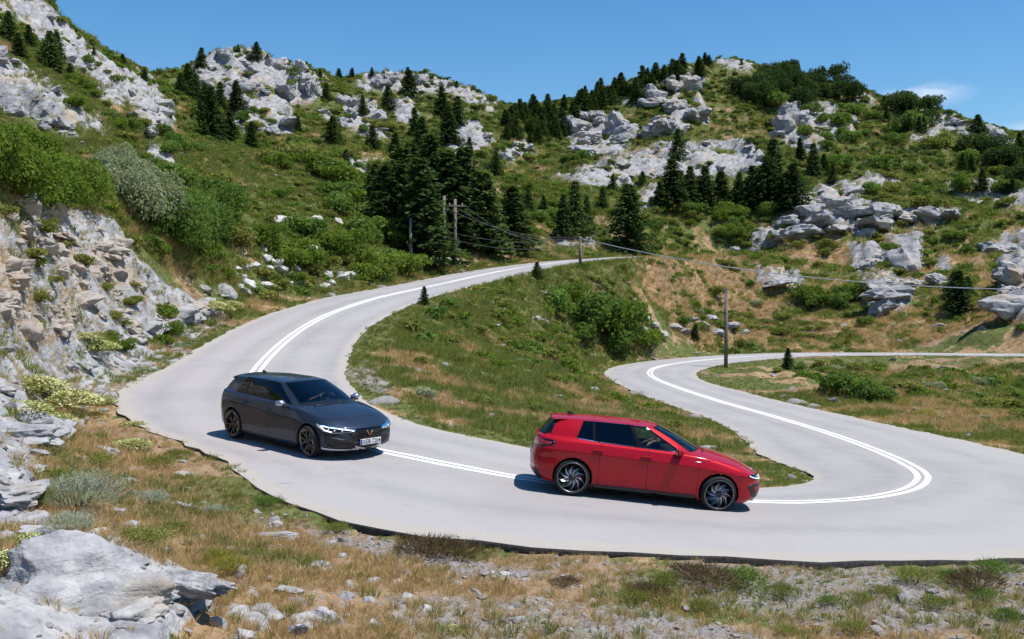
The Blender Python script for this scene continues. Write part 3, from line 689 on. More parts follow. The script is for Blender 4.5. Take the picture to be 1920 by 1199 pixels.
def rbox(name, cx, cy, cz, sx, sy, sz, mat, bev=.02, rot=None, seg=2):
    bm = bmesh.new(); bmesh.ops.create_cube(bm, size=1)
    bmesh.ops.scale(bm, vec=(sx, sy, sz), verts=bm.verts[:]); bmesh.ops.bevel(bm, geom=bm.edges[:], offset=min(bev, .45*min(sx, sy, sz)), segments=seg, affect='EDGES', profile=.6)
    if rot: bmesh.ops.rotate(bm, cent=(0, 0, 0), matrix=Euler(rot).to_matrix(), verts=bm.verts[:])
    bmesh.ops.translate(bm, vec=(cx, cy, cz), verts=bm.verts[:]); return bm_mesh(name, bm, mat, True)
def tube_mesh(name, pts, rad, mat, n=8, cap=True):
    pts = [Vector(p) for p in pts]; rad = rad if hasattr(rad, '__len__') else [rad]*len(pts); V = []; F = []
    for i, p in enumerate(pts):
        t = (pts[min(i+1, len(pts)-1)]-pts[max(i-1, 0)]).normalized(); a = t.orthogonal().normalized() if i == 0 else (a-t*a.dot(t)).normalized(); b = t.cross(a)
        for k in range(n): q = 2*math.pi*k/n; V.append(p+(a*math.cos(q)+b*math.sin(q))*rad[i])
    for i in range(len(pts)-1):
        for k in range(n): F.append((i*n+k, i*n+(k+1) % n, (i+1)*n+(k+1) % n, (i+1)*n+k))
    me = bpy.data.meshes.new(name)
    if cap: F.append(tuple(range(n))[::-1]); F.append(tuple(range((len(pts)-1)*n, len(pts)*n)))
    me.from_pydata([tuple(v) for v in V], [], F); me.polygons.foreach_set('use_smooth', [True]*len(F)); me.update()
    if mat: me.materials.append(mat)
    return me

def finish_common(c):
    P = c.P; paint = c.paint; s = c
    mats = dict(windscreen=CM['screen'], front_window=CM['glass'], rear_window=CM['tint'], quarter_window=CM['tint'], back_window=CM['tint'], pillar=CM['gloss'], sill=CM[P.get('sillmat', 'black')])
    obs = {}
    for i, nm in enumerate(PART):
        for o_ in (0, 100):
            k = c.pid == i+o_
            if nm in ('body', 'hood', 'tailgate', 'front_bumper', 'rear_bumper', 'windscreen', 'back_window', 'roof'):
                if o_: continue
                k = (c.pid == i) | (c.pid == i+100)
            if not k.any(): continue
            for q, isl in enumerate(islands(c.F, k)):
                nn = nm if q == 0 or nm == 'pillar' else nm+'_panel'
                ob = c.add(nn, sub_mesh(nn, c.V, c.F, c.N, isl, mats.get(nm, paint)))
                if q == 0: obs[(nm, 1 if o_ == 0 else -1)] = ob
    if ('roof', 1) in obs and P.get('roofmat'): obs[('roof', 1)].data.materials[0] = CM[P['roofmat']]
    # dark gaps where panels meet
    ek = {}
    for fi in range(len(c.F)):
        f = c.F[fi]
        for k in range(4):
            a, b = int(f[k]), int(f[(k+1) % 4]); ek.setdefault((min(a, b), max(a, b)), []).append(fi)
    V = []; F = []; glassy = {PART.index(x) for x in ('windscreen', 'front_window', 'rear_window', 'quarter_window', 'back_window', 'pillar')}
    for (a, b), fs in ek.items():
        if len(fs) == 2 and c.pid[fs[0]] != c.pid[fs[1]]:
            p0, p1 = c.pid[fs[0]] % 100, c.pid[fs[1]] % 100
            if p0 == p1: continue
            if {p0, p1} == {PART.index('roof'), PART.index('body')}: continue
            w = .0085 if (p0 in glassy or p1 in glassy) else .0032
            A, B = c.V[a], c.V[b]; n = c.N[a]+c.N[b]; n /= np.linalg.norm(n); t = B-A; t /= max(np.linalg.norm(t), 1e-9); sd = np.cross(n, t)*w; e = t*.002; i0 = len(V)
            V += [A-sd-e+c.N[a]*.0012, A+sd-e+c.N[a]*.0012, B+sd+e+c.N[b]*.0012, B-sd+e+c.N[b]*.0012]; F.append((i0, i0+1, i0+2, i0+3))
    g = c.add('panel_gap', np_mesh('panel_gap', np.array(V), np.array(F), CM['seal'])); g['kind'] = 'stuff'
    # inner lining so that the shell is not seen from behind
    G = len(P['lower'])+2; lower = np.isin(c.pid % 100, [PART.index(x) for x in ('front_door', 'rear_door', 'body', 'tailgate', 'roof', 'pillar', 'hood')])
    c.add('cabin_lining', sub_mesh('cabin_lining', c.V, c.F[:, ::-1], c.N, lower, CM['cabin'], -.035))
    # underside
    z = .19; c.add('underbody', rbox('underbody', 0, 0, .30, P['nose']-P['tail']-.35, 1.20, .22, CM['black'], .08)); c.add('floor_pan', rbox('floor_pan', 0, 0, .26, 1.75, 1.66, .14, CM['black'], .03))
    # wheel housings
    for ax in (P['fa'], P['ra']):
        for sd in (1, -1):
            V = []; F = []; n = 40
            for i in range(n+1):
                a = -.30+(math.pi+.60)*i/n; r = P['ar']; x = ax+math.cos(a)*r; zz = P['wr']+math.sin(a)*r
                if zz < .20: zz = .20
                p, nn = c.cast((ax+math.cos(a)*(r+.006), sd*3, max(P['wr']+math.sin(a)*(r+.006), .2)), (0, -sd, 0)); y = p.y
                for rr, yy in ((r+.012, y+sd*.0025), (r-.004, y+sd*.001), (r+.002, y-sd*.05), (r+.004, sd*.52)):
                    V.append((ax+math.cos(a)*rr, yy, max(P['wr']+math.sin(a)*rr, .18)))
            for i in range(n):
                for k in range(3): F.append((i*4+k, i*4+k+1, i*4+k+5, i*4+k+4))
            me = np_mesh('wheel_arch', np.array(V), np.array(F), CM['black'], True); me.materials.append(paint)
            for i, f in enumerate(me.polygons):
                if i % 3 == 0 and not P.get('black_arch'): f.material_index = 1
            c.add('wheel_arch', me)
    # wheels
    tyre, barrel, spk, hub, disc, cal = wheel_meshes(P)
    for ax in (P['fa'], P['ra']):
        for sd in (1, -1):
            w = empty('wheel', (ax, sd*P['track'], P['wr'])); w.parent = c.root
            if sd < 0: w.rotation_euler = (0, 0, math.pi)
            w.rotation_euler[2] += P['steer'] if ax > 0 else 0
            w.rotation_mode = 'ZYX'; w.rotation_euler[1] = rnd.uniform(0, 6)
            for nm, me in [('tyre', tyre), ('rim', barrel), ('hub', hub), ('brake_disc', disc)]+[(m_.name.split('.')[0], m_) for m_ in spk]: link(nm, me, w)
            link('brake_caliper', cal, c.root).matrix_local = Matrix.Translation((ax, sd*P['track'], P['wr'])) @ Matrix.Rotation(0 if sd > 0 else math.pi, 4, 'Z')
    # door mirrors, handles, aerial fin
    mx, my, mz = P['mirror']
    for sd in (1, -1):
        bm = bmesh.new(); bmesh.ops.create_uvsphere(bm, u_segments=20, v_segments=12, radius=1)
        for v in bm.verts:
            x, y, zz = v.co; x = max(x, -.55); v.co = (mx+x*.085+.03*abs(y)*-1, sd*(my+y*.115), mz+zz*.068*(1+.12*y)+.012*y)
        bmesh.ops.recalc_face_normals(bm, faces=bm.faces[:]); mo = c.add('door_mirror', bm_mesh('door_mirror', bm, CM[P['mirmat']] if P['mirmat'] != 'paint' else paint, True))
        link('mirror_base', rbox('mirror_base', mx, sd*(my-.045), mz-.062, .12, .16, .03, CM['black'], .012, (0, 0, 0)), mo)
        link('mirror_glass', rbox('mirror_glass', mx-.062, sd*my, mz, .008, .19, .105, CM['chrome'], .003), mo)
        for hx, hz, pn in P['handles']:
            p, n = c.cast((hx, sd*3, hz), (0, -sd, 0)); par = obs[(pn, sd)]
            link('handle_recess', rbox('handle_recess', hx, p.y-sd*.008, hz-.012, .15, .022, .055, CM['black'], .01), par)
            link('handle', rbox('handle', hx, p.y+sd*.022, hz, .20, .022, .034, paint, .011, (0, R(-2), 0), 3), par)
    fx = P['fin']; p, n = c.cast((fx, 0, 3), (0, 0, -1))
    bm = bmesh.new(); pr = [(.10, 0), (.02, .035), (-.05, .062), (-.075, .060), (-.085, 0)]
    a_ = [bm.verts.new((fx+x, .010*(1-zz*8), p.z-.004+zz)) for x, zz in pr]; b_ = [bm.verts.new((fx+x, -.010*(1-zz*8), p.z-.004+zz)) for x, zz in pr]
    bm.faces.new(a_); bm.faces.new(b_[::-1])
    for i in range(5): bm.faces.new((a_[i], b_[i], b_[(i+1) % 5], a_[(i+1) % 5]))
    bmesh.ops.recalc_face_normals(bm, faces=bm.faces[:]); c.add('roof_aerial', bm_mesh('roof_aerial', bm, CM['gloss']))
    # cabin: dashboard, wheel, seats
    c.add('dashboard', rbox('dashboard', P['dash'], 0, .84, .50, 1.36, .24, CM['cabin'], .07))
    c.add('cabin_floor', rbox('cabin_floor', -.35, 0, .40, 2.4, 1.30, .06, CM['cabin'], .02)); c.add('parcel_shelf', rbox('parcel_shelf', -1.68, 0, .93, .42, 1.15, .03, CM['cabin'], .01))
    for yy in (.37, -.37):
        st = c.add('seat', rbox('seat', -.10, yy, .56, .52, .50, .16, CM['seat'], .06)); link('seat_back', rbox('seat_back', -.42, yy, .88, .15, .48, .62, CM['seat'], .06, (0, R(-16), 0)), st)
        link('head_rest', rbox('head_rest', -.545, yy, 1.225, .09, .25, .16, CM['seat'], .04, (0, R(-10), 0)), st)
    rs = c.add('rear_seat', rbox('rear_seat', -1.02, 0, .58, .5, 1.2, .2, CM['seat'], .06)); link('seat_back', rbox('seat_back', -1.35, 0, .85, .14, 1.2, .55, CM['seat'], .05, (0, R(-20), 0)), rs)
    cx, cyy, cz = P['swheel']; tilt = R(-24); ring = []
    for i in range(33):
        a = 2*math.pi*i/32; ring.append(Vector((cx, cyy, cz))+Matrix.Rotation(tilt, 3, 'Y') @ Vector((0, .178*math.cos(a), .178*math.sin(a))))
    sw = c.add('steering_wheel', tube_mesh('steering_wheel', ring, .016, CM['black'], 8, False)); hubp = Vector((cx, cyy, cz))
    link('wheel_boss', rbox('wheel_boss', cx+.01, cyy, cz, .05, .13, .11, CM['cabin'], .02, (0, tilt, 0)), sw)
    for a in (0, math.pi, 1.5*math.pi): link('wheel_spoke', tube_mesh('wheel_spoke', [hubp, hubp+Matrix.Rotation(tilt, 3, 'Y') @ Vector((0, .17*math.cos(a), .17*math.sin(a)))], .012, CM['black']), sw)
    link('steering_column', tube_mesh('steering_column', [hubp, hubp+Vector((.35, 0, -.12))], .03, CM['cabin']), sw)
    for sd, y0, y1 in ((1, .62, .06), (1, -.02, -.52)):
        pts = []
        for k in range(8):
            yy = y0+(y1-y0)*k/7; p, n = c.cast((P['wiper']+.035*math.sin(k/7*3.1)-.02*abs(yy), yy, 3), (0, 0, -1)); pts.append(p+n*.018)
        c.add('wiper', tube_mesh('wiper', pts, .009, CM['black'], 6))
    return obs
# ------------------------------------------------------------------ red hatchback
def shift(up, f): return [[f(k, l, *p) for k, p in enumerate(lp)] if lp else None for l, lp in enumerate(up)]
UP_RED = [
 [(1.82,0,.872),(1.81,.33,.868),(1.76,.58,.856),(1.68,.73,.838),(1.50,.79,.856),(1.25,.815,.898),(.92,.838,.928),(.62,.845,.940),(-.10,.846,.955),(-.20,.846,.957),(-.98,.844,.973),(-1.03,.843,.974),(-1.32,.836,.982),(-1.66,.805,.99),(-1.92,.725,1.0),(-2.02,.58,1.0),(-2.055,.33,1.0),(-2.06,0,1.0)],
 [(1.38,0,.972),(1.37,.32,.967),(1.31,.56,.952),(1.20,.70,.932),(1.06,.75,.938),(.90,.785,.950),(.74,.802,.954),(.52,.812,.958),(-.10,.818,.968),(-.19,.818,.969),(-.97,.815,.986),(-1.02,.814,.987),(-1.30,.805,.998),(-1.63,.768,1.008),(-1.90,.685,1.018),(-1.995,.55,1.018),(-2.03,.31,1.018),(-2.035,0,1.018)],
 [(.98,0,1.025),(.96,.33,1.018),(.88,.555,1.002),(.76,.675,.985),(.69,.725,.98),(.60,.757,.975),(.50,.772,.973),(.36,.781,.974),(-.13,.788,.981),(-.18,.789,.982),(-.97,.787,1.003),(-.995,.786,1.004),(-1.30,.774,1.030),(-1.60,.735,1.03),(-1.87,.655,1.035),(-1.965,.53,1.035),(-2.0,.30,1.035),(-2.005,0,1.035)],
 None,
 [(.20,0,1.412),(.18,.27,1.407),(.13,.45,1.393),(.06,.535,1.376),(.01,.562,1.368),(-.05,.575,1.368),(-.12,.584,1.372),(-.2,.589,1.376),(-.31,.594,1.380),(-.355,.595,1.381),(-1.005,.588,1.372),(-1.03,.587,1.371),(-1.20,.580,1.362),(-1.48,.555,1.342),(-1.70,.52,1.325),(-1.78,.43,1.33),(-1.815,.24,1.34),(-1.82,0,1.345)],
 [(.08,0,1.437),(.07,.25,1.432),(.03,.41,1.422),(-.02,.475,1.412),(-.06,.495,1.408),(-.12,.508,1.410),(-.18,.515,1.413),(-.25,.52,1.416),(-.34,.523,1.419),(-.40,.523,1.420),(-.99,.518,1.412),(-1.04,.517,1.410),(-1.18,.512,1.403),(-1.44,.49,1.385),(-1.64,.455,1.368),(-1.72,.38,1.370),(-1.755,.21,1.378),(-1.76,0,1.382)],
 [(-.02,0,1.446),(-.07,0,1.449),(-.12,0,1.451),(-.17,0,1.453),(-.22,0,1.454),(-.27,0,1.455),(-.32,0,1.456),(-.38,0,1.457),(-.48,0,1.457),(-.55,0,1.457),(-.98,0,1.450),(-1.04,0,1.448),(-1.16,0,1.443),(-1.38,0,1.430),(-1.50,0,1.420),(-1.57,0,1.414),(-1.62,0,1.408),(-1.67,0,1.403)]]
def mid_glass(up, bulge=.022):
    a, b = up[2], up[4]; m = []
    for k, (p, q) in enumerate(zip(a, b)):
        x, y, z = [(p[i]*.48+q[i]*.52) for i in range(3)]
        if k < 4: x += .030; z += .012; y += .006*k
        elif k < 14: y += bulge
        else: x -= .018; y += .008
        m.append((x, y, z))
    return up[:3]+[m]+up[4:]
def lower_roof(k, l, x, y, z):
    if z > 1.0: z = 1.0+(z-1.0)*.92
    if l >= 3 and k >= 13: x += .055*min(1, (k-12)/2)
    if l == 0 and k < 5: z -= .03*(1-k/6)
    return (x, y, z)
UP_BASE = UP_RED
XS = [1.72, 1.32, .90, .62, -.10, -.20, -.98, -1.03, -1.32, -1.68]
P_RED = dict(name='red_hatchback', fa=1.318, ra=-1.318, nose=2.165, tail=-2.12, wr=.322, rim=.264, ar=.362, track=.775, steer=R(11), xs=XS, taper=[.965, .992, 1, 1, 1, 1, 1, 1, .997, .972],
 fx=[0, -.022, -.09, -.25], fy=[0, .40, .70, .905], rx=[.19, .07, .015, 0], ry=[.915, .74, .42, 0],
 lower=[(2.04, -2.02, .80, .20, [.17, .16, .16, .16, .19], .25), (2.125, -2.085, .872, .27, [.25, .225, .225, .225, .27], .33), (2.165, -2.125, .886, .42, [.42, .42, .42, .42, .44], .47), (2.165, -2.122, .888, .53, [.58, .60, .61, .62, .62], .62),
  (2.145, -2.10, .902, .63, [.68, .765, .785, .80, .80], .80), (2.085, -2.075, .872, .70, [.755, .845, .885, .915, .925], .93)],
 upper=mid_glass(shift(UP_RED, lower_roof)), crease={4: .75, 1: .3}, spoke='swirl', rim_barrel='dalu', caliper='red', mirror=(.545, .955, 1.0), mirmat='paint', handles=[(-.03, .835, 'front_door'), (-.90, .86, 'rear_door')], fin=-1.42, dash=.62, swheel=(.33, .37, .93), wiper=1.02)
def build_red():
    c = Car(P_RED, CM['red']); ob = finish_common(c)
    ru = c.root
    # bright strip under the side windows and along the roof channel
    for sd in (1, -1):
        c.line([(.52, .972), (.2, .971), (-.2, .979), (-.7, .993), (-1.0, 1.002), (-1.28, 1.026)], 'side', sd, .016, .004, 'window_trim', CM['chrome'])
        c.line([(-1.20, 1.335), (-.9, 1.347), (-.4, 1.352), (-.1, 1.345), (.02, 1.336)], 'side', sd, .007, .003, 'roof_trim', CM['chrome'])
        # headlamp wrapped round the corner
        hl = c.patch('headlight', [(-.46, 0.650), (-.40, 0.692), (-.10, 0.702), (.10, 0.702), (.20, 0.685), (.16, 0.650), (0, 0.628), (-.25, 0.622)], R(40), CM['gloss'], sd, .004)
        for a in (-.25, -.09): 
            p, n = c.cast(c.frame(R(40), sd)[0](a, .664), c.frame(R(40), sd)[1]); bm = bmesh.new(); bmesh.ops.create_uvsphere(bm, u_segments=14, v_segments=8, radius=.026)
            bmesh.ops.translate(bm, vec=p+n*.002, verts=bm.verts[:]); link('lamp_projector', bm_mesh('lamp_projector', bm, CM['refl'], True), hl)
        c.line([(-.43, 0.640), (-.20, 0.633), (.0, 0.640), (.13, 0.662), (.17, 0.685)], R(40), sd, .014, .009, 'daytime_lamp', CM['led'], hl)
        c.patch('headlight_lens', [(-.46, 0.650), (-.40, 0.694), (-.10, 0.704), (.10, 0.704), (.20, 0.687), (.16, 0.648), (0, 0.626), (-.25, 0.620)], R(40), CM['lens'], sd, .016, hl)
        # angular black intake at the bumper corner, body coloured blade inside
        it = c.patch('bumper_intake', [(-.38, .30), (-.42, .42), (-.36, .56), (-.10, .56), (.14, .54), (.20, .49), (.10, .34), (-.05, .28)], R(38), CM['black'], sd, .003)
        c.patch('intake_blade', [(-.30, .36), (-.30, .50), (-.06, .50), (.06, .48), (.0, .36)], R(38), c.paint, sd, .012, it)
        for k in range(4): c.line([(-.26, .375+.035*k), (-.02, .375+.035*k)], R(38), sd, .020, .017, 'intake_slat', CM['gloss'], it)
        # rear lamp
        rl = c.patch('rear_light', [(-2.02, .80), (-2.02, .965), (-1.95, .965), (-1.72, .955), (-1.66, .925), (-1.72, .86), (-1.92, .82)], 'side', CM['gloss'], sd, .006)
        c.patch('lamp_lens_red', [(-2.01, .835), (-2.01, .925), (-1.90, .92), (-1.74, .91), (-1.76, .875), (-1.92, .85)], 'side', CM['lampred'], sd, .011, rl, back=.004)
        c.patch('lamp_lens_red', [(.42, .84), (.42, .955), (.77, .955), (.77, .84)], 'rear', CM['lampred'], sd, .008, rl)
        c.patch('rear_bumper_trim', [(-2.03, .25), (-2.04, .40), (-1.98, .40), (-1.90, .33), (-1.86, .25)], 'side', CM['black'], sd, .004)
        c.patch('fender_badge', [(.83, .838), (.96, .838), (.97, .848), (.84, .850)], 'side', CM['silver'], sd, .003, back=.003)
        sk = c.patch('side_skirt', [(.93, .17), (.93, .245), (-.93, .245), (-.93, .17)], 'side', CM['gloss'], sd, .018)
        c.patch('bumper_reflector', [(.55, .44), (.55, .47), (.78, .47), (.78, .44)], 'rear', CM['lampred'], sd, .004)
    gr = c.patch('lower_grille', [(-.52, .28), (-.60, .50), (.60, .50), (.52, .28)], 'front', CM['black'], 1, .004)
    for k in range(5): c.line([(-.53-.01*k, .31+.04*k), (.53+.01*k, .31+.04*k)], 'front', 1, .018, .012, 'grille_slat', CM['gloss'], gr)
    c.line([(-.62, .66), (0, .667), (.62, .66)], 'front', 1, .022, .006, 'grille_bar', CM['chrome'])
    c.patch('upper_grille', [(-.60, .62), (-.62, .655), (.62, .655), (.60, .62)], 'front', CM['gloss'], 1, .004)
    e = c.patch('nose_emblem', [(.062*math.cos(k*math.pi/8), 0.645+.062*math.sin(k*math.pi/8)) for k in range(16)], 'front', CM['chrome'], 1, .010)
    c.patch('front_plate', [(-.26, .48), (-.26, .59), (.26, .59), (.26, .48)], 'front', CM['plate'], 1, .012)
    c.patch('rear_plate', [(-.26, .62), (-.26, .73), (.26, .73), (.26, .62)], 'rear', CM['plate'], 1, .012)
    # roof spoiler over the back window
    V = []; F = []; n = 14
    for i in range(n+1):
        y = -.57+1.14*i/n; q = abs(y)/.57
        V += [(-1.50, y*.93, 1.376-.045*q**2.5), (-1.79+.05*q**3, y, 1.352-.045*q**2.5), (-1.815+.05*q**3, y, 1.338-.045*q**2.5), (-1.79+.05*q**3, y, 1.322-.045*q**2.5), (-1.66, y*.96, 1.300-.03*q**2)]
    for i in range(n):
        for k in range(4): F.append((i*5+k, i*5+k+1, i*5+k+6, i*5+k+5))
    me = np_mesh('roof_spoiler', np.array(V), np.array(F), c.paint, True); c.add('roof_spoiler', me)
    V2 = []; 
    for sd in (1, -1): c.patch('spoiler_cheek', [(-1.90, 1.06), (-1.80, 1.285), (-1.69, 1.295), (-1.77, 1.06)], 'side', CM['gloss'], sd, .006)
    c.patch('diffuser', [(-.62, .24), (-.70, .36), (.70, .36), (.62, .24)], 'rear', CM['black'], 1, .008)
    return c
# ------------------------------------------------------------------ dark grey hatchback
def leon(k, l, x, y, z):
    if l >= 2: z = 1.0+(z-1.0)*.90 if z > 1 else z
    if l >= 2 and k >= 12: x -= .03*(k-11)/6
    if l <= 1 and k < 7: z -= (.062, .056)[l]*(1-k/8); x += (.03, .06)[l]
    if l == 2 and k < 5: z -= .045*(1-k/7); x += .10*(1-k/8)
    if l == 2 and 5 <= k < 9: x += .04
    return (x*1.02 if x > 0 else x*1.025, y*(.985 if l >= 4 else 1.0), z)
P_GREY = dict(name='grey_hatchback', fa=1.343, ra=-1.343, nose=2.215, tail=-2.185, wr=.325, rim=.266, ar=.368, track=.785, steer=R(10), xs=[1.76, 1.345, .92, .63, -.10, -.20, -1.0, -1.05, -1.345, -1.72], taper=[.960, .992, 1, .995, .992, .992, .995, .996, 1.0, .968],
 fx=[0, -.035, -.13, -.30], fy=[0, .38, .68, .895], rx=[.23, .09, .02, 0], ry=[.90, .72, .40, 0],
 lower=[(2.10, -2.09, .81, .17, [.16, .15, .15, .15, .18], .24), (2.185, -2.15, .880, .24, [.24, .215, .215, .215, .26], .33), (2.215, -2.185, .895, .36, [.42, .42, .41, .42, .44], .47), (2.215, -2.175, .902, .49, [.54, .59, .60, .61, .62], .62),
  (2.195, -2.155, .905, .595, [.64, .73, .77, .80, .81], .80), (2.15, -2.13, .880, .660, [.705, .80, .868, .92, .935], .935)],
 upper=mid_glass(shift(UP_RED, leon)), crease={4: .62, 1: .3, 3: .25}, spoke='fork', rim_barrel='dalu', caliper='copper', mirror=(.56, .965, 1.0), mirmat='silver', handles=[(-.03, .815, 'front_door'), (-.92, .85, 'rear_door')], fin=-1.45, dash=.66, swheel=(.35, .37, .93), wiper=1.06, sillmat='black')
def text_mesh(name, txt, size, mat):
    cu = bpy.data.curves.new(name, 'FONT'); cu.body = txt; cu.size = size; cu.align_x = 'CENTER'; cu.align_y = 'CENTER'; cu.extrude = .0015; cu.resolution_u = 3; cu.offset = size*.012
    o = link(name, cu); dg = bpy.context.evaluated_depsgraph_get(); me = bpy.data.meshes.new_from_object(o.evaluated_get(dg)); bpy.data.objects.remove(o); me.materials.clear(); me.materials.append(mat); return me
def build_grey():
    c = Car(P_GREY, CM['grey']); ob = finish_common(c); A = R(36)
    for sd in (1, -1):
        hl = c.patch('headlight', [(-.34, 0.575), (-.36, 0.615), (-.05, 0.660), (.22, 0.690), (.40, 0.715), (.36, 0.670), (.25, 0.597), (.10, 0.565), (-.10, 0.565)], A, CM['gloss'], sd, .004)
        c.line([(-.32, 0.593), (-.05, 0.637), (.20, 0.670), (.36, 0.701)], A, sd, .020, .010, 'daytime_lamp', CM['led'], hl)
        c.line([(.33, 0.690), (.24, 0.615), (.10, 0.580)], A, sd, .022, .010, 'daytime_lamp', CM['led'], hl)
        for a, z in ((-.10, 0.597), (.05, 0.609), (.17, 0.627)):
            p, n = c.cast(c.frame(A, sd)[0](a, z), c.frame(A, sd)[1]); bm = bmesh.new(); bmesh.ops.create_uvsphere(bm, u_segments=14, v_segments=8, radius=.024); bmesh.ops.translate(bm, vec=p+n*.004, verts=bm.verts[:]); link('lamp_projector', bm_mesh('lamp_projector', bm, CM['refl'], True), hl)
        c.patch('headlight_lens', [(-.34, 0.573), (-.36, 0.617), (-.05, 0.662), (.22, 0.692), (.40, 0.717), (.37, 0.670), (.25, 0.595), (.10, 0.563), (-.10, 0.563)], A, CM['lens'], sd, .017, hl)
        it = c.patch('bumper_intake', [(-.42, .27), (-.40, 0.365), (-.12, 0.435), (.14, 0.485), (.20, 0.465), (.16, 0.325), (.06, .29), (-.2, .265)], A, CM['black'], sd, .003)
        for k in range(3): c.line([(-.34, .315+.045*k), (.08, .335+.05*k)], A, sd, .016, .010, 'intake_slat', CM['gloss'], it)
        c.line([(.24, 0.495), (.23, 0.385), (.17, 0.295), (.05, .262)], A, sd, .035, .016, 'intake_frame', c.paint, it)
        c.line([(-.44, .235), (-.2, .232), (.05, .238), (.28, .25)], A, sd, .040, .018, 'splitter_blade', CM['silver'])
        c.line([(-.36, 0.285), (-.46, .255), (-.56, .225)], A, sd, .035, .02, 'splitter_fin', CM['silver'])
        rl = c.patch('rear_light', [(-2.06, .84), (-2.06, .94), (-2.0, .94), (-1.80, .925), (-1.84, .89), (-2.0, .85)], 'side', CM['lampred'], sd, .006)
        c.patch('rear_light_strip', [(.0, .865), (.0, .905), (.8, .905), (.8, .865)], 'rear', CM['lampred'], sd, .006, rl)
        c.patch('side_skirt', [(.94, .155), (.94, .235), (-.95, .235), (-.95, .155)], 'side', CM['gloss'], sd, .022)
        c.patch('rear_bumper_vent', [(-2.09, .30), (-2.09, .48), (-2.05, .48), (-2.0, .30)], 'side', CM['black'], sd, .004)
        # creases on the bonnet
        c.line([(2.02, .30), (1.7, .40), (1.35, .49), (1.08, .55)], 'top', sd, .007, .003, 'hood_crease', c.paint)
    gr = c.patch('grille', [(-.46, 0.525), (-.42, 0.590), (-.34, 0.613), (.34, 0.613), (.42, 0.590), (.46, 0.525), (.34, 0.415), (-.34, 0.415)], 'front', CM['gloss'], 1, .004)
    for k in range(5): c.line([(-.36-.02*k, .430+.030*k), (.36+.02*k, .430+.030*k)], 'front', 1, .010, .010, 'grille_slat', CM['black'], gr)
    c.line([(-.47, 0.525), (-.43, 0.597), (-.34, 0.622), (.34, 0.622), (.43, 0.597), (.47, 0.525), (.35, 0.407), (-.35, 0.407)], 'front', 1, .012, .010, 'grille_frame', CM['gloss'], gr, closed=True)
    # copper winged emblem
    em = empty('grille_emblem'); em.parent = c.root
    for sd in (1, -1):
        c.patch('emblem_wing', [(.010, 0.470), (.018, 0.525), (.070, 0.580), (.075, 0.550), (.045, 0.525), (.052, 0.510), (.032, 0.495)], 'front', CM['copper'], sd, .020, em, back=.004)
    lo = c.patch('lower_grille', [(-.46, .24), (-.50, .36), (.50, .36), (.46, .24)], 'front', CM['black'], 1, .004)
    for k in range(4): c.line([(-.46, .262+.028*k), (.46, .262+.028*k)], 'front', 1, .012, .010, 'grille_slat', CM['gloss'], lo)
    # number plate
    p, n = c.cast((4, 0, .37), (-1, 0, 0)); px = p.x+.035
    pl = c.add('number_plate', rbox('number_plate', px, 0, .365, .012, .52, .115, CM['plate'], .003))
    link('plate_holder', rbox('plate_holder', px-.012, 0, .365, .02, .54, .13, CM['black'], .004), pl); bl = link('plate_band', rbox('plate_band', px+.0066, -.235, .365, .003, .042, .105, CM['plateblue'], .0005), pl)
    for txt, yy, sz in (('XEB', -.105, .125), ('7204', .135, .125)):
        me = text_mesh('plate_lettering', txt, sz, CM['ink']); o = link('plate_lettering', me, pl); o.matrix_local = Matrix.Translation((px+.0075, yy, .365)) @ Matrix(((0, 0, 1, 0), (1, 0, 0, 0), (0, 1, 0, 0), (0, 0, 0, 1)))
        xs_ = [v.co.x for v in me.vertices]; w_ = max(xs_)-min(xs_); k = (.20 if len(txt) == 3 else .225)/w_
        for v in me.vertices: v.co.x *= k
    for zz in (.382, .350): link('plate_dot', rbox('plate_dot', px+.0068, .010, zz, .003, .016, .012, CM['silver'], .001), pl)
    V = []; F = []; n = 14
    for i in range(n+1):
        y = -.55+1.10*i/n; q = abs(y)/.55
        V += [(-1.60, y*.93, 1.345-.045*q**2.5), (-1.92+.08*q**3, y, 1.322-.05*q**2.5), (-1.945+.08*q**3, y, 1.308-.05*q**2.5), (-1.90+.08*q**3, y, 1.293-.05*q**2.5), (-1.73, y*.96, 1.265-.03*q**2)]
    for i in range(n):
        for k in range(4): F.append((i*5+k, i*5+k+1, i*5+k+6, i*5+k+5))
    c.add('roof_spoiler', np_mesh('roof_spoiler', np.array(V), np.array(F), CM['gloss'], True))
    return c
def seat_car(c, px, h, side, du=0):
    """middle of the near pair of wheels stands on the road at sight line px; heading h; then settle on all four wheels"""
    r = Vector(ray(*px)).normalized(); m = rbvh.ray_cast(Vector((0, 0, CAMZ)), r, 300)[0]; P = c.P
    nx, ny = -math.sin(h), math.cos(h); t = P['track']*side
    ctr = Vector((m.x-nx*t, m.y-ny*t, 0)); fw = Vector((math.cos(h), math.sin(h), 0)); lf = Vector((nx, ny, 0)); W = []
    for ax in (P['fa'], P['ra']):
        for sd in (1, -1):
            q = ctr+fw*ax+lf*sd*P['track']; W.append(drop_road(q.x, q.y)[0])
    f = ((W[0]+W[1])-(W[2]+W[3])).normalized(); l = ((W[0]+W[2])-(W[1]+W[3])); u = f.cross(l).normalized(); l = u.cross(f); z = sum(w.z for w in W)/4
    c.root.matrix_world = Matrix.Translation((ctr.x, ctr.y, z+.003)) @ Matrix((f, l, u)).transposed().to_4x4()
redcar = build_red(); tag(redcar.root, 'red five-door hatchback with dark swirl-spoke wheels driving downhill on the grey mountain road', 'car')
greycar = build_grey(); tag(greycar.root, 'dark blue-grey hatchback with copper emblem and number plate coming round the bend', 'car')
seat_car(redcar, (1205, 943), R(-2), -1)
seat_car(greycar, (510, 838), R(-42), -1)
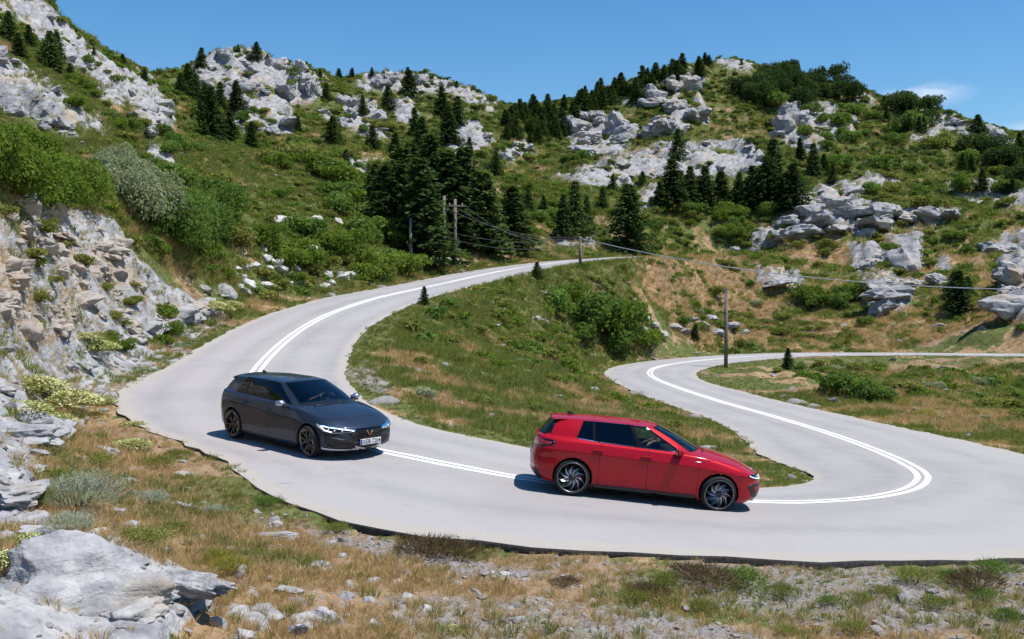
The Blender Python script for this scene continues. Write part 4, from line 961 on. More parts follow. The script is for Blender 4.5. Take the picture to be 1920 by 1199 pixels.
# ------------------------------------------------------------------ the two drivers
def driver(c, label, shirt, hair):
    P = c.P; cx, cyy, cz = P['swheel']; tilt = R(-24); Rm = Matrix.Rotation(tilt, 3, 'Y'); C0 = Vector((cx, cyy, cz)); y0 = .37
    V = []; E = []; Rd = []; K = []
    def v(p, r, k, par=None):
        V.append(tuple(p)); Rd.append(r); K.append(k)
        if par is not None: E.append((par, len(V)-1))
        return len(V)-1
    pel = v((-.17, y0, .70), .150, 0); ab = v((-.23, y0, .82), .145, 0, pel); ch = v((-.30, y0, .98), .155, 0, ab); up = v((-.34, y0, 1.07), .11, 0, ch); nk = v((-.335, y0, 1.14), .058, 1, up); hd0 = v((-.315, y0, 1.20), .070, 1, nk); hd1 = v((-.305, y0, 1.245), .084, 1, hd0); hd2 = v((-.315, y0, 1.300), .066, 1, hd1)
    chin = v((-.245, y0, 1.185), .040, 1, hd0); nose = v((-.215, y0, 1.245), .018, 1, hd1)
    for sd in (1, -1):
        a = R(38) if sd > 0 else R(142); p = C0+Rm @ Vector((0, .178*math.cos(a), .178*math.sin(a))); rad = (Rm @ Vector((0, math.cos(a), math.sin(a)))).normalized(); nb = (Rm @ Vector((-1, 0, 0))).normalized(); tg = rad.cross(nb).normalized()
        sh = v((-.335, y0+sd*.17, 1.045), .075, 0, up); el = v((-.10, y0+sd*.27, .875), .050, 0, sh); fa = v((.03, y0+sd*.245, .905), .042, 1, el)
        palm0 = p+nb*.040+rad*.002; wr = v(palm0+Vector((-.085, sd*.02, -.02)), .027, 1, fa); pm = v(palm0, .027, 1, wr)
        for i in range(4):
            o = tg*((i-1.5)*.021); L = (.92, 1.06, 1.0, .82)[i]
            b = v(palm0+o+rad*.024, .011, 1, pm); k1 = v(p+o+rad*.036+nb*.012, .0095, 1, b); k2 = v(p+o+rad*.030*1.0-nb*.026*L, .009, 1, k1); v(p+o+rad*.004-nb*.032*L, .008, 1, k2)
        tb = v(palm0+tg*.040*sd-rad*.008, .012, 1, pm); v(p+tg*.062*sd+nb*.016-rad*.012, .010, 1, tb)
        hp = v((-.13, y0+sd*.09, .68), .105, 2, pel); kn = v((.30, y0+sd*.14, .70), .072, 2, hp); an = v((.58, y0+sd*.10, .48), .045, 2, kn); v((.70, y0+sd*.10, .50), .038, 2, an)
    me = bpy.data.meshes.new('person'); me.from_pydata(V, E, []); o = link('person', me)
    m = o.modifiers.new('skin', 'SKIN'); m.use_smooth_shade = True; sv = me.skin_vertices[0].data
    for i, r in enumerate(Rd): sv[i].radius = (r, r); sv[i].use_root = (i == 0)
    s2 = o.modifiers.new('sub', 'SUBSURF'); s2.levels = 1; s2.render_levels = 1
    dg = bpy.context.evaluated_depsgraph_get(); em = bpy.data.meshes.new_from_object(o.evaluated_get(dg)); bpy.data.objects.remove(o)
    A = np.array(V); co = np.empty(len(em.vertices)*3); em.vertices.foreach_get('co', co); co = co.reshape(-1, 3)
    em.materials.clear()
    for mt in (shirt, DM['skin'], DM['trousers']): em.materials.append(mt)
    for f in em.polygons:
        c0 = co[list(f.vertices)].mean(0); d = np.linalg.norm(A-c0, axis=1)-np.array(Rd)*.8; f.material_index = K[int(d.argmin())]; f.use_smooth = True
    o = link('person', em); o.matrix_world = c.root.matrix_world.copy()
    bm = bmesh.new(); bmesh.ops.create_uvsphere(bm, u_segments=20, v_segments=12, radius=1)
    bmesh.ops.delete(bm, geom=[q for q in bm.verts if q.co.z < -.25 and q.co.x > -.2 or (q.co.x > .45 and q.co.z < .35) or q.co.z < -.7], context='VERTS')
    for q in bm.verts: q.co = (-.325+q.co.x*.100, y0+q.co.y*.088, 1.265+q.co.z*.092)
    link('hair', bm_mesh('hair', bm, hair, True), o)
    for sd in (1, -1):
        bm = bmesh.new(); bmesh.ops.create_uvsphere(bm, u_segments=10, v_segments=6, radius=1)
        for q in bm.verts: q.co = (-.232+q.co.x*.010, y0+sd*.030+q.co.y*.014, 1.262+q.co.z*.008)
        link('eye', bm_mesh('eye', bm, CM['ink'], True), o)
    tag(o, label, 'person'); return o
DM = dict(skin=simple_mat('skin', (.46, .26, .18), .55), trousers=simple_mat('dark_trousers', (.03, .035, .05), .9), shirt_a=simple_mat('charcoal_shirt', (.045, .045, .05), .9), shirt_b=simple_mat('navy_shirt', (.03, .04, .07), .9), hair=simple_mat('dark_hair', (.02, .014, .01), .7))
driver(redcar, 'driver in dark shirt holding the steering wheel of the red hatchback', DM['shirt_a'], DM['hair'])
driver(greycar, 'driver in navy shirt holding the steering wheel of the dark grey hatchback', DM['shirt_b'], DM['hair'])
# ------------------------------------------------------------------ plants and stones
def leaf_mat(name, c0, c1, c2, trans=.35, rough=.6):
    m = bpy.data.materials.new(name); m.use_nodes = True; nt = m.node_tree; t = NT(nt); N = nt.nodes; N.clear()
    o = N.new('ShaderNodeOutputMaterial'); d = N.new('ShaderNodeBsdfDiffuse'); tr = N.new('ShaderNodeBsdfTranslucent'); mx = N.new('ShaderNodeMixShader'); mx.inputs[0].default_value = trans
    a = t.attr('tone'); r = t.rand()
    c = t.ramp(t.math('ADD', t.math('MULTIPLY', a, .65), t.math('MULTIPLY', r, .35)), [(.15, c0), (.5, c1), (.9, c2)])
    t.L.new(c, d.inputs[0]); t.L.new(t.mix(.6, c, (min(c2[0]*1.5, 1), min(c2[1]*1.6, 1), c2[2]*.8)), tr.inputs[0])
    t.L.new(d.outputs[0], mx.inputs[1]); t.L.new(tr.outputs[0], mx.inputs[2]); t.L.new(mx.outputs[0], o.inputs[0]); return m
LM = dict(fir=leaf_mat('fir_needles', (.022, .044, .018), (.042, .072, .026), (.078, .115, .036), .25),
 fir2=leaf_mat('pale_fir_needles', (.034, .060, .022), (.062, .100, .034), (.105, .150, .050), .25),
 bush=leaf_mat('scrub_leaves', (0.050, 0.090, 0.024), (0.100, 0.166, 0.038), (0.183, 0.252, 0.059)), bright=leaf_mat('fresh_leaves', (.055, .095, .016), (.105, .160, .026), (.180, .235, .044)),
 grey=leaf_mat('grey_green_leaves', (0.143, 0.172, 0.103), (0.250, 0.278, 0.172), (0.403, 0.414, 0.276)), olive=leaf_mat('olive_leaves', (0.087, 0.108, 0.028), (0.173, 0.190, 0.052), (0.288, 0.288, 0.090)),
 silver=leaf_mat('silvery_leaves', (.20, .22, .17), (.32, .34, .27), (.46, .47, .38)), cream=leaf_mat('cream_blossom', (.36, .38, .17), (.52, .52, .27), (.66, .64, .38), .25), gold=leaf_mat('yellow_blossom', (.40, .30, .03), (.55, .43, .05), (.65, .55, .10)),
 gold2=leaf_mat('yellow_green_leaves', (.14, .14, .03), (.24, .23, .05), (.40, .36, .08)),
 brown=leaf_mat('dead_twigs', (.060, .038, .022), (.105, .072, .044), (.16, .12, .075)), dry=leaf_mat('dry_grass', (.28, .175, .085), (.45, .30, .155), (.60, .46, .27), .3), green=leaf_mat('green_grass', (.085, .110, .026), (.165, .192, .048), (.270, .275, .095), .4),
 bark=simple_mat('bark', (.075, .058, .045), .95, 0, .1))
def kites(C, T, B, L, W):
    """one kite-shaped leaf at each C, along T, across B"""
    n = len(C); L = np.asarray(L).reshape(-1, 1); W = np.asarray(W).reshape(-1, 1)
    V = np.stack([C-T*L*.5, C+B*W*.5+T*L*.05, C+T*L*.5, C-B*W*.5+T*L*.05], 1).reshape(-1, 3)
    return V, np.arange(n*4).reshape(-1, 4)
def unit(a): return a/np.maximum(np.linalg.norm(a, axis=-1, keepdims=True), 1e-9)
def leaf_mesh(name, parts, mats):
    """parts: list of (V, F, tone per face, material index)"""
    VV, FF, TT, MM, o = [], [], [], [], 0
    for V, F, tone, mi in parts: VV.append(V); FF.append(F+o); TT.append(tone); MM.append(np.full(len(F), mi)); o += len(V)
    me = np_mesh(name, np.concatenate(VV), np.concatenate(FF))
    for m in mats: me.materials.append(m)
    me.polygons.foreach_set('material_index', np.concatenate(MM).astype(np.int32))
    a = me.attributes.new('tone', 'FLOAT', 'FACE'); a.data.foreach_set('value', np.concatenate(TT).astype(np.float32)); return me
def fir_crown(seed, mat, full=1.0, layers=17):
    g = np.random.default_rng(seed); C, T, L = [], [], []
    lean = g.normal(size=2)*.02; gap = g.random()*6.28
    for i in range(layers):
        z = .07+.90*(i/(layers-1))**.92; nb = int(7+5*(1-z)+g.integers(0, 3)); Lz = (.265*full*(1-z)**.78+.018)
        for k in range(nb):
            az = 2*math.pi*(k+g.random()*.7)/nb+i; l = Lz*g.uniform(.62, 1.18)*(1+.22*math.cos(az-gap)); dr = g.uniform(.10, .32)
            if g.random() < .06: continue
            for t in np.linspace(.20, 1, 9):
                for r in range(3):
                    p = np.array([math.cos(az)*l*t, math.sin(az)*l*t, z-dr*l*t*t+.02*t]); p += g.normal(size=3)*.016; p[:2] += lean*z
                    C.append(p); T.append(np.array([math.cos(az+g.normal()*.7), math.sin(az+g.normal()*.7), -.25+g.normal()*.35])); L.append(.060*(1-.35*z)*g.uniform(.7, 1.3))
    C = np.array(C); T = unit(np.array(T)); B = unit(np.cross(T, g.normal(size=T.shape)*.55+np.array([0, 0, 1.])))
    V, F = kites(C, T, B, np.array(L)*.95, np.array(L)*.62); return leaf_mesh('crown', [(V, F, np.clip(g.random(len(F))*.7+.3*C[:, 2], 0, 1), 0)], [mat])
def bush_crown(seed, mat, n=1500, lobes=8, flat=.75, size=.13, mat2=None, name='shrub', stems=True, lw=.62, stalks=0):
    g = np.random.default_rng(seed); P = []; Nn = []
    ctr = np.concatenate([[[0, 0, .5]], np.stack([g.uniform(-.62, .62, lobes), g.uniform(-.62, .62, lobes), g.uniform(.22, .80, lobes)], 1)]); rad = np.concatenate([[.55], g.uniform(.24, .46, lobes)])
    w = rad**2; pick = g.choice(len(rad), n, p=w/w.sum()); d = unit(g.normal(size=(n, 3))); d[:, 2] = np.where(d[:, 2] < -.3, -d[:, 2], d[:, 2])
    r = rad[pick]*np.where(g.random(n) < .75, g.uniform(.82, 1.12, n), g.uniform(.3, .8, n)); C = ctr[pick]+d*r[:, None]; C[:, 2] = np.maximum(C[:, 2]*flat, .02)
    T = unit(np.cross(d, g.normal(size=d.shape))+d*.5); B = unit(np.cross(T, d+g.normal(size=d.shape)*.7)); L = size*g.uniform(.6, 1.35, n)
    V, F = kites(C, T, B, L, L*lw); tone = np.clip(.25+.4*g.random(n)+.35*(pick % 3 == 0)*g.random(n), 0, 1); parts = [(V, F, tone, 0)]; mats = [mat]
    if stalks:                                     # thin shoots standing out of the cushion
        a = g.random(stalks)*6.28; e0 = np.sqrt(g.random(stalks))*.85; b0 = np.stack([np.cos(a)*e0, np.sin(a)*e0, flat*.55*np.sqrt(1-e0**2*.8)], 1); dd = unit(b0*np.array([1, 1, 1.6])+g.normal(size=b0.shape)*.12); ll = g.uniform(.22, .5, stalks)
        V2, F2 = kites(b0+dd*ll[:, None]*.5, dd, unit(np.cross(dd, g.normal(size=dd.shape))), ll, np.full(stalks, .026)); parts.append((V2, F2, g.random(stalks), 0))
    if stems:
        m = 16; a = g.random(m)*6.28; e = np.stack([np.cos(a)*g.uniform(.2, .7, m), np.sin(a)*g.uniform(.2, .7, m), g.uniform(.35, .7, m)*flat], 1); c = e*.5; tt = unit(e); b = unit(np.cross(tt, g.normal(size=e.shape)))
        V2, F2 = kites(c, tt, b, np.linalg.norm(e, axis=1), np.full(m, .035)); parts.append((V2, F2, np.full(m, .5), 1)); mats.append(LM['bark'])
    return leaf_mesh(name, parts, mats)
def tuft(seed, mat, n=60, h=1.0, spread=.5, w=.05, name='tuft', bend=.35, mat2=None, frac=.0):
    """blades or stalks fanning out of one root"""
    g = np.random.default_rng(seed); a = g.random(n)*6.28; o = spread*np.sqrt(g.random(n)); L = h*g.uniform(.55, 1.1, n); base = np.stack([np.cos(a)*o*.45, np.sin(a)*o*.45, np.zeros(n)], 1)
    lean = o*g.uniform(.5, 1.2, n); dirx = np.stack([np.cos(a+g.normal(size=n)*.5)*lean, np.sin(a+g.normal(size=n)*.5)*lean, np.ones(n)*.95], 1); dirx = unit(dirx); side = unit(np.cross(dirx, g.normal(size=dirx.shape)))
    mid = base+dirx*(L*.55)[:, None]; d2 = dirx.copy(); d2[:, 2] -= bend*g.random(n); d2 = unit(d2); tip = mid+d2*(L*.5)[:, None]; ww = (w*g.uniform(.6, 1.3, n))[:, None]
    V = np.concatenate([np.stack([base-side*ww*.35, base+side*ww*.35, mid+side*ww*.5, mid-side*ww*.5], 1), np.stack([mid-side*ww*.5, mid+side*ww*.5, tip+side*ww*.08, tip-side*ww*.08], 1)]).reshape(-1, 3)
    F = np.arange(len(V)).reshape(-1, 4); tone = np.tile(g.random(n), 2); mi = (np.tile(g.random(n), 2) < frac).astype(int)
    me = leaf_mesh(name, [(V, F, tone, 0)], [mat]+([mat2] if mat2 else []))
    if mat2: me.polygons.foreach_set('material_index', mi.astype(np.int32))
    return me
def rock_mesh(seed, sub=3, mat=None, flat=.62, rough=.30, cuts=9, name='boulder', strata=.04):
    g = np.random.default_rng(seed); bm = bmesh.new(); bmesh.ops.create_icosphere(bm, subdivisions=sub, radius=1); P = np.array([v.co for v in bm.verts])
    for k in range(cuts):                          # fracture planes
        n = unit(g.normal(size=3)); d = g.uniform(.55, .88); s = P@n; P = P-np.outer(np.maximum(s-d, 0)*.92, n)
    o = g.random(3)*90; q = P*1.3+o
    P = P*(1+rough*fbm(q[:, 0], q[:, 1], q[:, 2], 4)[:, None]+.09*(ridged(q[:, 0]*2, q[:, 1]*2, q[:, 2]*2, 3)[:, None]-.5))
    P[:, 2] += strata*np.sin(P[:, 2]*11+2*gn(q[:, 0], q[:, 1], q[:, 2])); sc = np.array([g.uniform(.85, 1.35), g.uniform(.75, 1.05), flat*g.uniform(.75, 1.2)]); P = P*sc
    for v, p in zip(bm.verts, P): v.co = p
    me = bm_mesh(name, bm, mat or M['rock'], True)
    if sub < 5: me.set_sharp_from_angle(angle=R(38))
    return me
FIRS = [fir_crown(s, LM[m_], f) for s, f, m_ in ((11, 1.0, 'fir'), (12, 1.25, 'fir'), (13, .85, 'fir2'), (14, 1.1, 'fir'))]+[fir_crown(15, LM['fir2'], 1.2)]
PINES = [bush_crown(s, LM['fir'], 1900, 11, 1.05, .11, name='crown', stems=False) for s in (21, 22, 23)]
BUSH = {k: [bush_crown(s, LM[k], n, lb, fl, sz) for s in ss] for k, ss, n, lb, fl, sz in (('bush', (31, 32, 33, 34), 1500, 8, .80, .135), ('bright', (41, 42, 43), 1700, 9, .85, .12), ('grey', (51, 52), 1400, 8, .7, .12), ('olive', (61, 62), 1300, 7, .65, .14))}
BIG = {k: [bush_crown(s, LM[k], 6500, 18, 1.0, .075, stems=False) for s in ss] for k, ss in (('bright', (71, 72)), ('bush', (73, 74)), ('grey', (75,)))}
SMALL = {'green': [bush_crown(81+k, LM['olive'] if k % 2 else LM['bush'], 1500, 12, .62, .085, lw=.34, stalks=260) for k in range(4)], 'brown': [bush_crown(91+k, LM['brown'], 1300, 12, .55, .10, lw=.22, stalks=320) for k in range(3)],
 'silver': [bush_crown(101+k, LM['silver'], 2200, 14, .75, .075, lw=.30, stalks=420) for k in range(2)], 'yellow': [bush_crown(105+k, LM['gold2'], 1600, 12, .85, .075, lw=.34, stalks=260) for k in range(2)], 'mat': [bush_crown(108+k, LM['olive'], 2400, 14, .45, .065, lw=.5, stalks=120) for k in range(3)]}
TANS = [rock_mesh(260+k, 4, M['rock_tan'], .7, .42, 14, 'cliff_rock', .05) for k in range(5)]; ROCKS = [rock_mesh(200+k, 3) for k in range(9)]; SLABS = [rock_mesh(220+k, 4, M['rock_far'], .55, .34, 12, 'rock_outcrop', .07) for k in range(7)]; WHITE = [rock_mesh(270+k, 3, M['rock_white'], .6, name='stone', cuts=9) for k in range(5)]; CHIP = [rock_mesh(250+k, 2, M['pebble'], name='stone', cuts=7) for k in range(6)]; PEB = [rock_mesh(240+k, 2, name='stone', cuts=7) for k in range(6)]
def trunk_mesh(h=.25, r=.022):
    return tube_mesh('trunk', [(0, 0, -.06), (.004, 0, h*.4), (0, .005, h), (0, 0, .92)], [r*1.3, r, r*.8, r*.1], LM['bark'], 7)
TRUNK = trunk_mesh()
def ground_at(u, v, tries=40):
    for k in range(tries):
        p, n = hit(u, v+k*2)
        if p is not None: return p, n
    return None, None
def tree(p, h, crown, label, group, w=1.0, name='fir_tree', cat='tree'):
    o = empty(name, (p.x, p.y, p.z-.05*h*.4), rnd.uniform(0, 6.28)); o.scale = (h*w, h*w, h)
    link('trunk', TRUNK, o); link('crown', crown, o); return tag(o, label, cat, group)
def put(me, p, s, label, cat, group, name, n=None, sink=0.0, tilt=.0, asp=None):
    o = link(name, me); o.location = (p.x, p.y, p.z-sink); a = asp or (1, 1, 1); o.scale = (s*a[0], s*a[1], s*a[2])
    q = Euler((rnd.gauss(0, tilt), rnd.gauss(0, tilt), rnd.uniform(0, 6.28))).to_quaternion()
    if n is not None: q = Vector((0, 0, 1)).rotation_difference(Vector((n.x*.6, n.y*.6, 1)).normalized()) @ q
    o.rotation_mode = 'QUATERNION'; o.rotation_quaternion = q; return tag(o, label, cat, group)
def mpp(p): return p.y/FPX                          # metres per pixel of the photograph at that place
def in_poly(poly, n, gen):
    b = np.array(poly, float); out = []
    while len(out) < n:
        u = gen.uniform(b[:, 0].min(), b[:, 0].max()); v = gen.uniform(b[:, 1].min(), b[:, 1].max())
        if poly_sd(np.array([u]), np.array([v]), poly)[0] > 0: out.append((u, v))
    return out
def off_road(p, m=.6):
    D, I, lat = road_near(np.array([p.x]), np.array([p.y])); w = (RC[I, 3] if lat[0] > 0 else RC[I, 4]); return D[0] > w[0]+m
gen = np.random.default_rng(77)

def tall(label, h, med):
    if not med: return label
    return ('short ' if h < med[0] else 'tall ' if h > med[1] else 'medium-height ')+label.replace('tall ', '', 1).replace('small ', '', 1)
def look(label, colour, size, med):
    w = label.split()
    while colour and w[0] in ('dark', 'bright', 'green', 'low') and len(w) > 4 and w[0] != 'low': w = w[1:]
    if colour: w = (['low'] if w[0] == 'low' else [])+[colour]+[x for x in w if x not in ('low', 'green')][:14] if w[0] == 'low' else [colour]+[x for i, x in enumerate(w) if not (i < 2 and x == 'green')]
    t = ' '.join(w)
    if med: t = ('small ' if size < med[0] else 'large ' if size > med[1] else 'middling ')+t.replace('small ', '', 1)
    return t
# --- firs one can tell apart: foot of the trunk, height in the picture
def firs(lst, label, group, crowns=None, w=1.0):
    med = sorted(x[2] for x in lst); med = (med[len(med)//3], med[2*len(med)//3]) if len(med) > 5 else None
    for u, v, h in lst:
        p, n = ground_at(u, v)
        if p is None or not off_road(p): continue
        tree(p, h*mpp(p)*1.04, (crowns or FIRS)[rnd.randrange(len(crowns or FIRS))], tall(label, h, med), group, w*rnd.uniform(.9, 1.2))
firs([(790,500,195),(752,462,150),(722,440,125),(842,458,165),(805,408,150),(885,472,190),(925,480,150),(958,472,118),(868,432,130),(770,395,120),(838,380,95),(700,402,90),(760,432,150)], 'tall dark fir in the stand beside the twin wooden poles', 'firs beside the twin poles', FIRS[:4], 1.5)
firs([(1075,452,108),(1052,446,80),(1100,440,70)], 'dark fir behind the short wooden pole above the upper road', 'firs behind the short pole')
firs([(1178,478,128)], 'broad dark fir standing alone where the upper road runs out of sight', None, [FIRS[1]], 1.45)
firs([(1262,388,86),(1292,386,72),(1322,388,74),(1352,390,66),(1384,392,66),(1410,394,80),(1455,392,128),(1436,392,95),(1490,392,84),(1275,382,60),(1470,398,70),(1240,392,50)], 'dark fir in the row under the grey rock slab', 'row of firs under the rock slab', FIRS[:4], 1.3)
firs([(1268,302,58),(1525,335,64),(1150,362,34),(1545,330,40),(990,398,42),(1020,402,34),(1130,392,40),(1205,352,30),(1348,352,30),(1560,345,36),(1500,300,40)], 'single fir on the open rocky slope of the wooded hill', 'single firs on the wooded hill', None, 1.2)
firs([(398,262,96),(384,228,70),(414,216,60),(442,206,52),(352,178,56),(338,178,40),(368,190,50),(430,270,60),(470,280,50),(650,330,48),(700,286,50),(792,296,74),(842,268,66),(830,222,58),(856,236,54),(622,276,56),(782,262,58),(726,208,46),(680,216,36),(740,300,50),(560,250,30),(880,300,40),(610,190,34),(930,330,46),(815,330,60),(540,300,40)], 'dark fir among the crags of the twin-peaked ridge', 'firs among the crags of the ridge', None, 1.2)
firs([(375,128,36),(446,98,14),(482,112,32),(575,141,24),(601,147,16),(636,151,22),(697,143,16),(766,180,46),(764,153,26),(856,164,12),(660,150,22),(540,122,10),(720,144,12),(502,114,12)], 'small fir standing on the skyline of the twin-peaked ridge', 'firs on the ridge skyline', FIRS[:4], 1.45)
firs([(18,78,54),(58,88,40),(98,136,74),(108,120,58),(176,102,14),(229,124,22),(272,152,22),(36,110,46),(130,150,30)], 'dark fir on the steep bare limestone slope', 'firs on the steep limestone slope', None, 1.3)
def forest(poly, n, hlo, hhi, label, group, crowns=None, w=1.2):
    firs([(u, v, gen.uniform(hlo, hhi)) for u, v in in_poly(poly, n, gen)], label, group, crowns, w)
forest([(945,228),(1000,208),(1060,196),(1130,176),(1200,154),(1300,134),(1345,134),(1260,168),(1170,206),(1125,222),(1050,262),(1000,278),(950,272)], 104, 22, 36, 'dark fir in the dense forest on the shoulder of the wooded hill', 'forest on the shoulder of the wooded hill', FIRS[:4], 1.5)
forest([(1420,136),(1500,138),(1560,154),(1622,180),(1600,210),(1540,204),(1440,200),(1422,160)], 36, 22, 34, 'dark rounded pine on the top of the wooded hill', 'pines on top of the wooded hill', PINES+FIRS[:1], .75)
forest([(1650,190),(1765,214),(1750,264),(1680,254),(1640,224)], 16, 24, 36, 'dark tree on the falling crest of the wooded hill', 'trees on the falling crest', FIRS[:4]+PINES, 1.1)
forest([(1790,290),(2000,285),(2000,365),(1850,365),(1800,340)], 20, 28, 44, 'dark tree in the thicket at the foot of the falling crest', 'thicket at the foot of the falling crest', FIRS[:4]+PINES, 1.2)
forest([(1380,168),(1452,168),(1456,215),(1390,210)], 8, 24, 36, 'dark tree between the two cliffs of the wooded hill', 'trees between the two cliffs', PINES, .8)
firs([(1835,250,34),(1722,204,20),(1690,196,18),(1310,112,18),(1322,116,24),(1330,112,20),(1390,122,10)], 'small tree on the skyline of the wooded hill', 'trees on the wooded skyline', FIRS[:4]+PINES[:1], 1.5)
firs([(1006,524,32),(796,572,34),(1304,636,28),(1476,692,38),(1800,590,80),(1790,560,50),(1815,560,40)], 'young fir growing beside the road', 'young firs beside the road', FIRS, 1.35)

# --- shrubs
LOOK = dict(bush='dark green', bright='bright green', olive='olive green', grey='grey-green')
def shrubs(lst, kinds, label, group, lib=BUSH, name='shrub', cat='shrub', aspr=(.9, 1.2)):
    med = sorted(x[2] for x in lst); med = (med[len(med)//3], med[2*len(med)//3]) if len(med) > 5 else None
    for u, v, wd in lst:
        p, n = ground_at(u, v)
        if p is None or not off_road(p, wd*mpp(p)*.42): continue
        k = kinds[rnd.randrange(len(kinds))]; lb = look(label, LOOK.get(k) if len(set(kinds)) > 1 else None, wd, med); put(lib[k][rnd.randrange(len(lib[k]))], p, wd*mpp(p)*.60, lb, cat, group, name, None, (.03 if lib is not BIG else .16)*wd*mpp(p), .04, (1, 1, rnd.uniform(*aspr)))
def brake(poly, n, lo, hi, kinds, label, group, lib=BUSH): shrubs([(u, v, gen.uniform(lo, hi)) for u, v in in_poly(poly, n, gen)], kinds, label, group, lib)
shrubs([(30,372,150),(100,386,130),(145,380,110),(40,300,120),(-20,330,140),(70,330,110)], ['bright'], 'bright green leafy bush on top of the roadside cliff', 'bright green bushes on the cliff top', BIG, 'large_bush', 'bush', (1.05, 1.35))
shrubs([(330,462,140),(368,452,110),(395,436,110),(300,430,90)], ['bush'], 'large dark green shrub above the roadside cliff', 'large shrubs above the cliff', BIG, aspr=(1.1, 1.4))
shrubs([(262,410,130),(238,360,90),(215,330,80)], ['grey'], 'tall grey-green shrub behind the roadside cliff', 'grey-green shrubs behind the cliff', BIG, aspr=(1.1, 1.5))
brake([(225,300),(480,262),(700,305),(860,385),(900,470),(780,515),(640,535),(450,556),(400,500),(250,400)], 84, 30, 92, ['bush', 'bright', 'bright', 'olive'], 'green shrub in the scrub above the upper road', 'scrub above the upper road')
brake([(300,185),(620,215),(900,262),(950,335),(700,300),(480,275),(350,255)], 34, 18, 44, ['bush', 'bush', 'olive'], 'green shrub between the crags of the ridge', 'shrubs between the crags')
brake([(40,120),(120,140),(220,210),(330,260),(300,300),(200,250),(100,170)], 14, 20, 44, ['bush', 'olive', 'bright'], 'green shrub on the steep limestone slope', 'shrubs on the steep limestone slope')
brake([(1000,255),(1060,235),(1040,300),(1180,300),(1040,335),(960,330)], 12, 16, 36, ['bush', 'olive'], 'shrub at the foot of the pale crag', 'shrubs at the foot of the pale crag')
brake([(1340,130),(1440,170),(1620,190),(1700,230),(1920,290),(1920,340),(1600,340),(1480,290),(1440,220)], 50, 22, 52, ['bush', 'bush', 'bush', 'olive'], 'dark green shrub on the face of the wooded hill', 'shrubs on the face of the wooded hill')
brake([(1150,185),(1300,135),(1320,190),(1250,265),(1180,250)], 12, 16, 34, ['bush', 'olive'], 'shrub growing in the broken crag of the wooded hill', 'shrubs in the broken crag')
brake([(1500,340),(1900,350),(1900,392),(1640,385),(1600,352)], 16, 22, 52, ['bush', 'olive'], 'shrub above the layered rock outcrop', 'shrubs above the layered outcrop')
brake([(1180,400),(1480,392),(1400,448),(1200,455)], 18, 20, 48, ['bush', 'bright', 'olive'], 'green shrub below the row of firs', 'shrubs below the row of firs')
brake([(900,340),(1040,360),(1180,400),(1120,440),(960,450),(900,400)], 18, 20, 46, ['bush', 'bright'], 'green shrub between the fir stands', 'shrubs between the fir stands')
shrubs([(1040,590,90),(1085,612,120),(1140,628,120),(1180,640,100),(1060,572,80),(1120,598,90),(1205,655,80),(1150,660,80),(1090,640,70),(1225,640,50)], ['bright', 'bush'], 'green thicket shrub on the tongue of land between the bends', 'thicket between the bends')
shrubs([(760,520,80),(705,525,90),(680,530,60),(735,500,70)], ['bright', 'bush'], 'leafy green shrub at the verge of the upper road', 'shrubs at the verge of the upper road')
shrubs([(1575,745,80),(1615,752,90),(1648,758,60),(1555,730,50)], ['bush'], 'dark green shrub in the hollow inside the lower bend', 'shrubs in the hollow')
shrubs([(1690,762,36),(1735,785,40),(1100,720,34)], ['yellow'], 'low shrub with yellow blossom', 'yellow blossom shrubs', SMALL, 'blossoming_shrub')
brake([(1500,545),(1640,555),(1620,580),(1500,580)], 8, 30, 60, ['bright', 'bush'], 'green shrub on the brown slope behind the lower road', 'shrubs on the brown slope')
brake([(1230,460),(1919,440),(1919,640),(1250,650)], 30, 14, 42, ['bush', 'olive', 'olive', 'grey'], 'low shrub on the brown slope behind the lower road', 'low shrubs on the brown slope')
brake([(1420,690),(1919,690),(1919,830),(1650,780)], 14, 16, 44, ['olive', 'bush', 'grey'], 'low shrub in the hollow inside the lower bend', 'low shrubs in the hollow')
brake([(720,600),(1000,540),(1180,690),(1300,790),(1450,860),(1000,800),(760,740)], 30, 20, 52, ['olive', 'olive', 'grey', 'bright'], 'low shrub on the tongue of land between the bends', 'low shrubs between the bends')
brake([(150,640),(400,560),(420,590),(240,700)], 12, 24, 50, ['olive', 'bright'], 'low shrub at the foot of the roadside cliff', 'low shrubs at the cliff foot')
brake([(0,400),(200,460),(280,540),(200,630),(20,620)], 14, 26, 60, ['olive'], 'shrub clinging to the roadside cliff', 'shrubs on the cliff face')
# along the broken asphalt edge and on the stony bank
shrubs([(440,935,34),(502,950,56),(553,962,40),(632,1000,48),(1465,1122,62),(1560,1136,50),(1612,1132,48),(1666,1116,48),(1715,1094,80),(1780,1090,60),(1868,1078,80),(1752,1146,66),(1850,1128,60),(1390,1106,90),(1320,1146,50),(1190,1128,60),(1250,1098,60),(300,880,60),(330,860,50),(1600,1190,60),(1480,1192,50),(1890,1168,60)], ['green'], 'low green spiky shrub at the broken edge of the asphalt', 'spiky shrubs at the asphalt edge', SMALL, 'spiky_shrub')
shrubs([(800,1042,100),(850,1046,100),(1330,1096,110),(1290,1080,60),(1830,1106,90),(1215,1118,70),(890,1030,50),(1060,1100,50)], ['brown'], 'brown withered shrub at the broken edge of the asphalt', 'withered shrubs at the asphalt edge', SMALL, 'withered_shrub')
shrubs([(260,1020,120),(320,1000,70),(90,905,110),(60,940,80),(180,870,70)], ['mat'], 'dense green cushion shrub among the boulders', 'cushion shrubs among the boulders', SMALL, 'cushion_shrub')
shrubs([(145,960,160),(280,950,60),(400,965,40),(130,1000,80)], ['silver'], 'silvery shrub on the stony bank', 'silvery shrubs on the stony bank', SMALL, 'silvery_shrub')
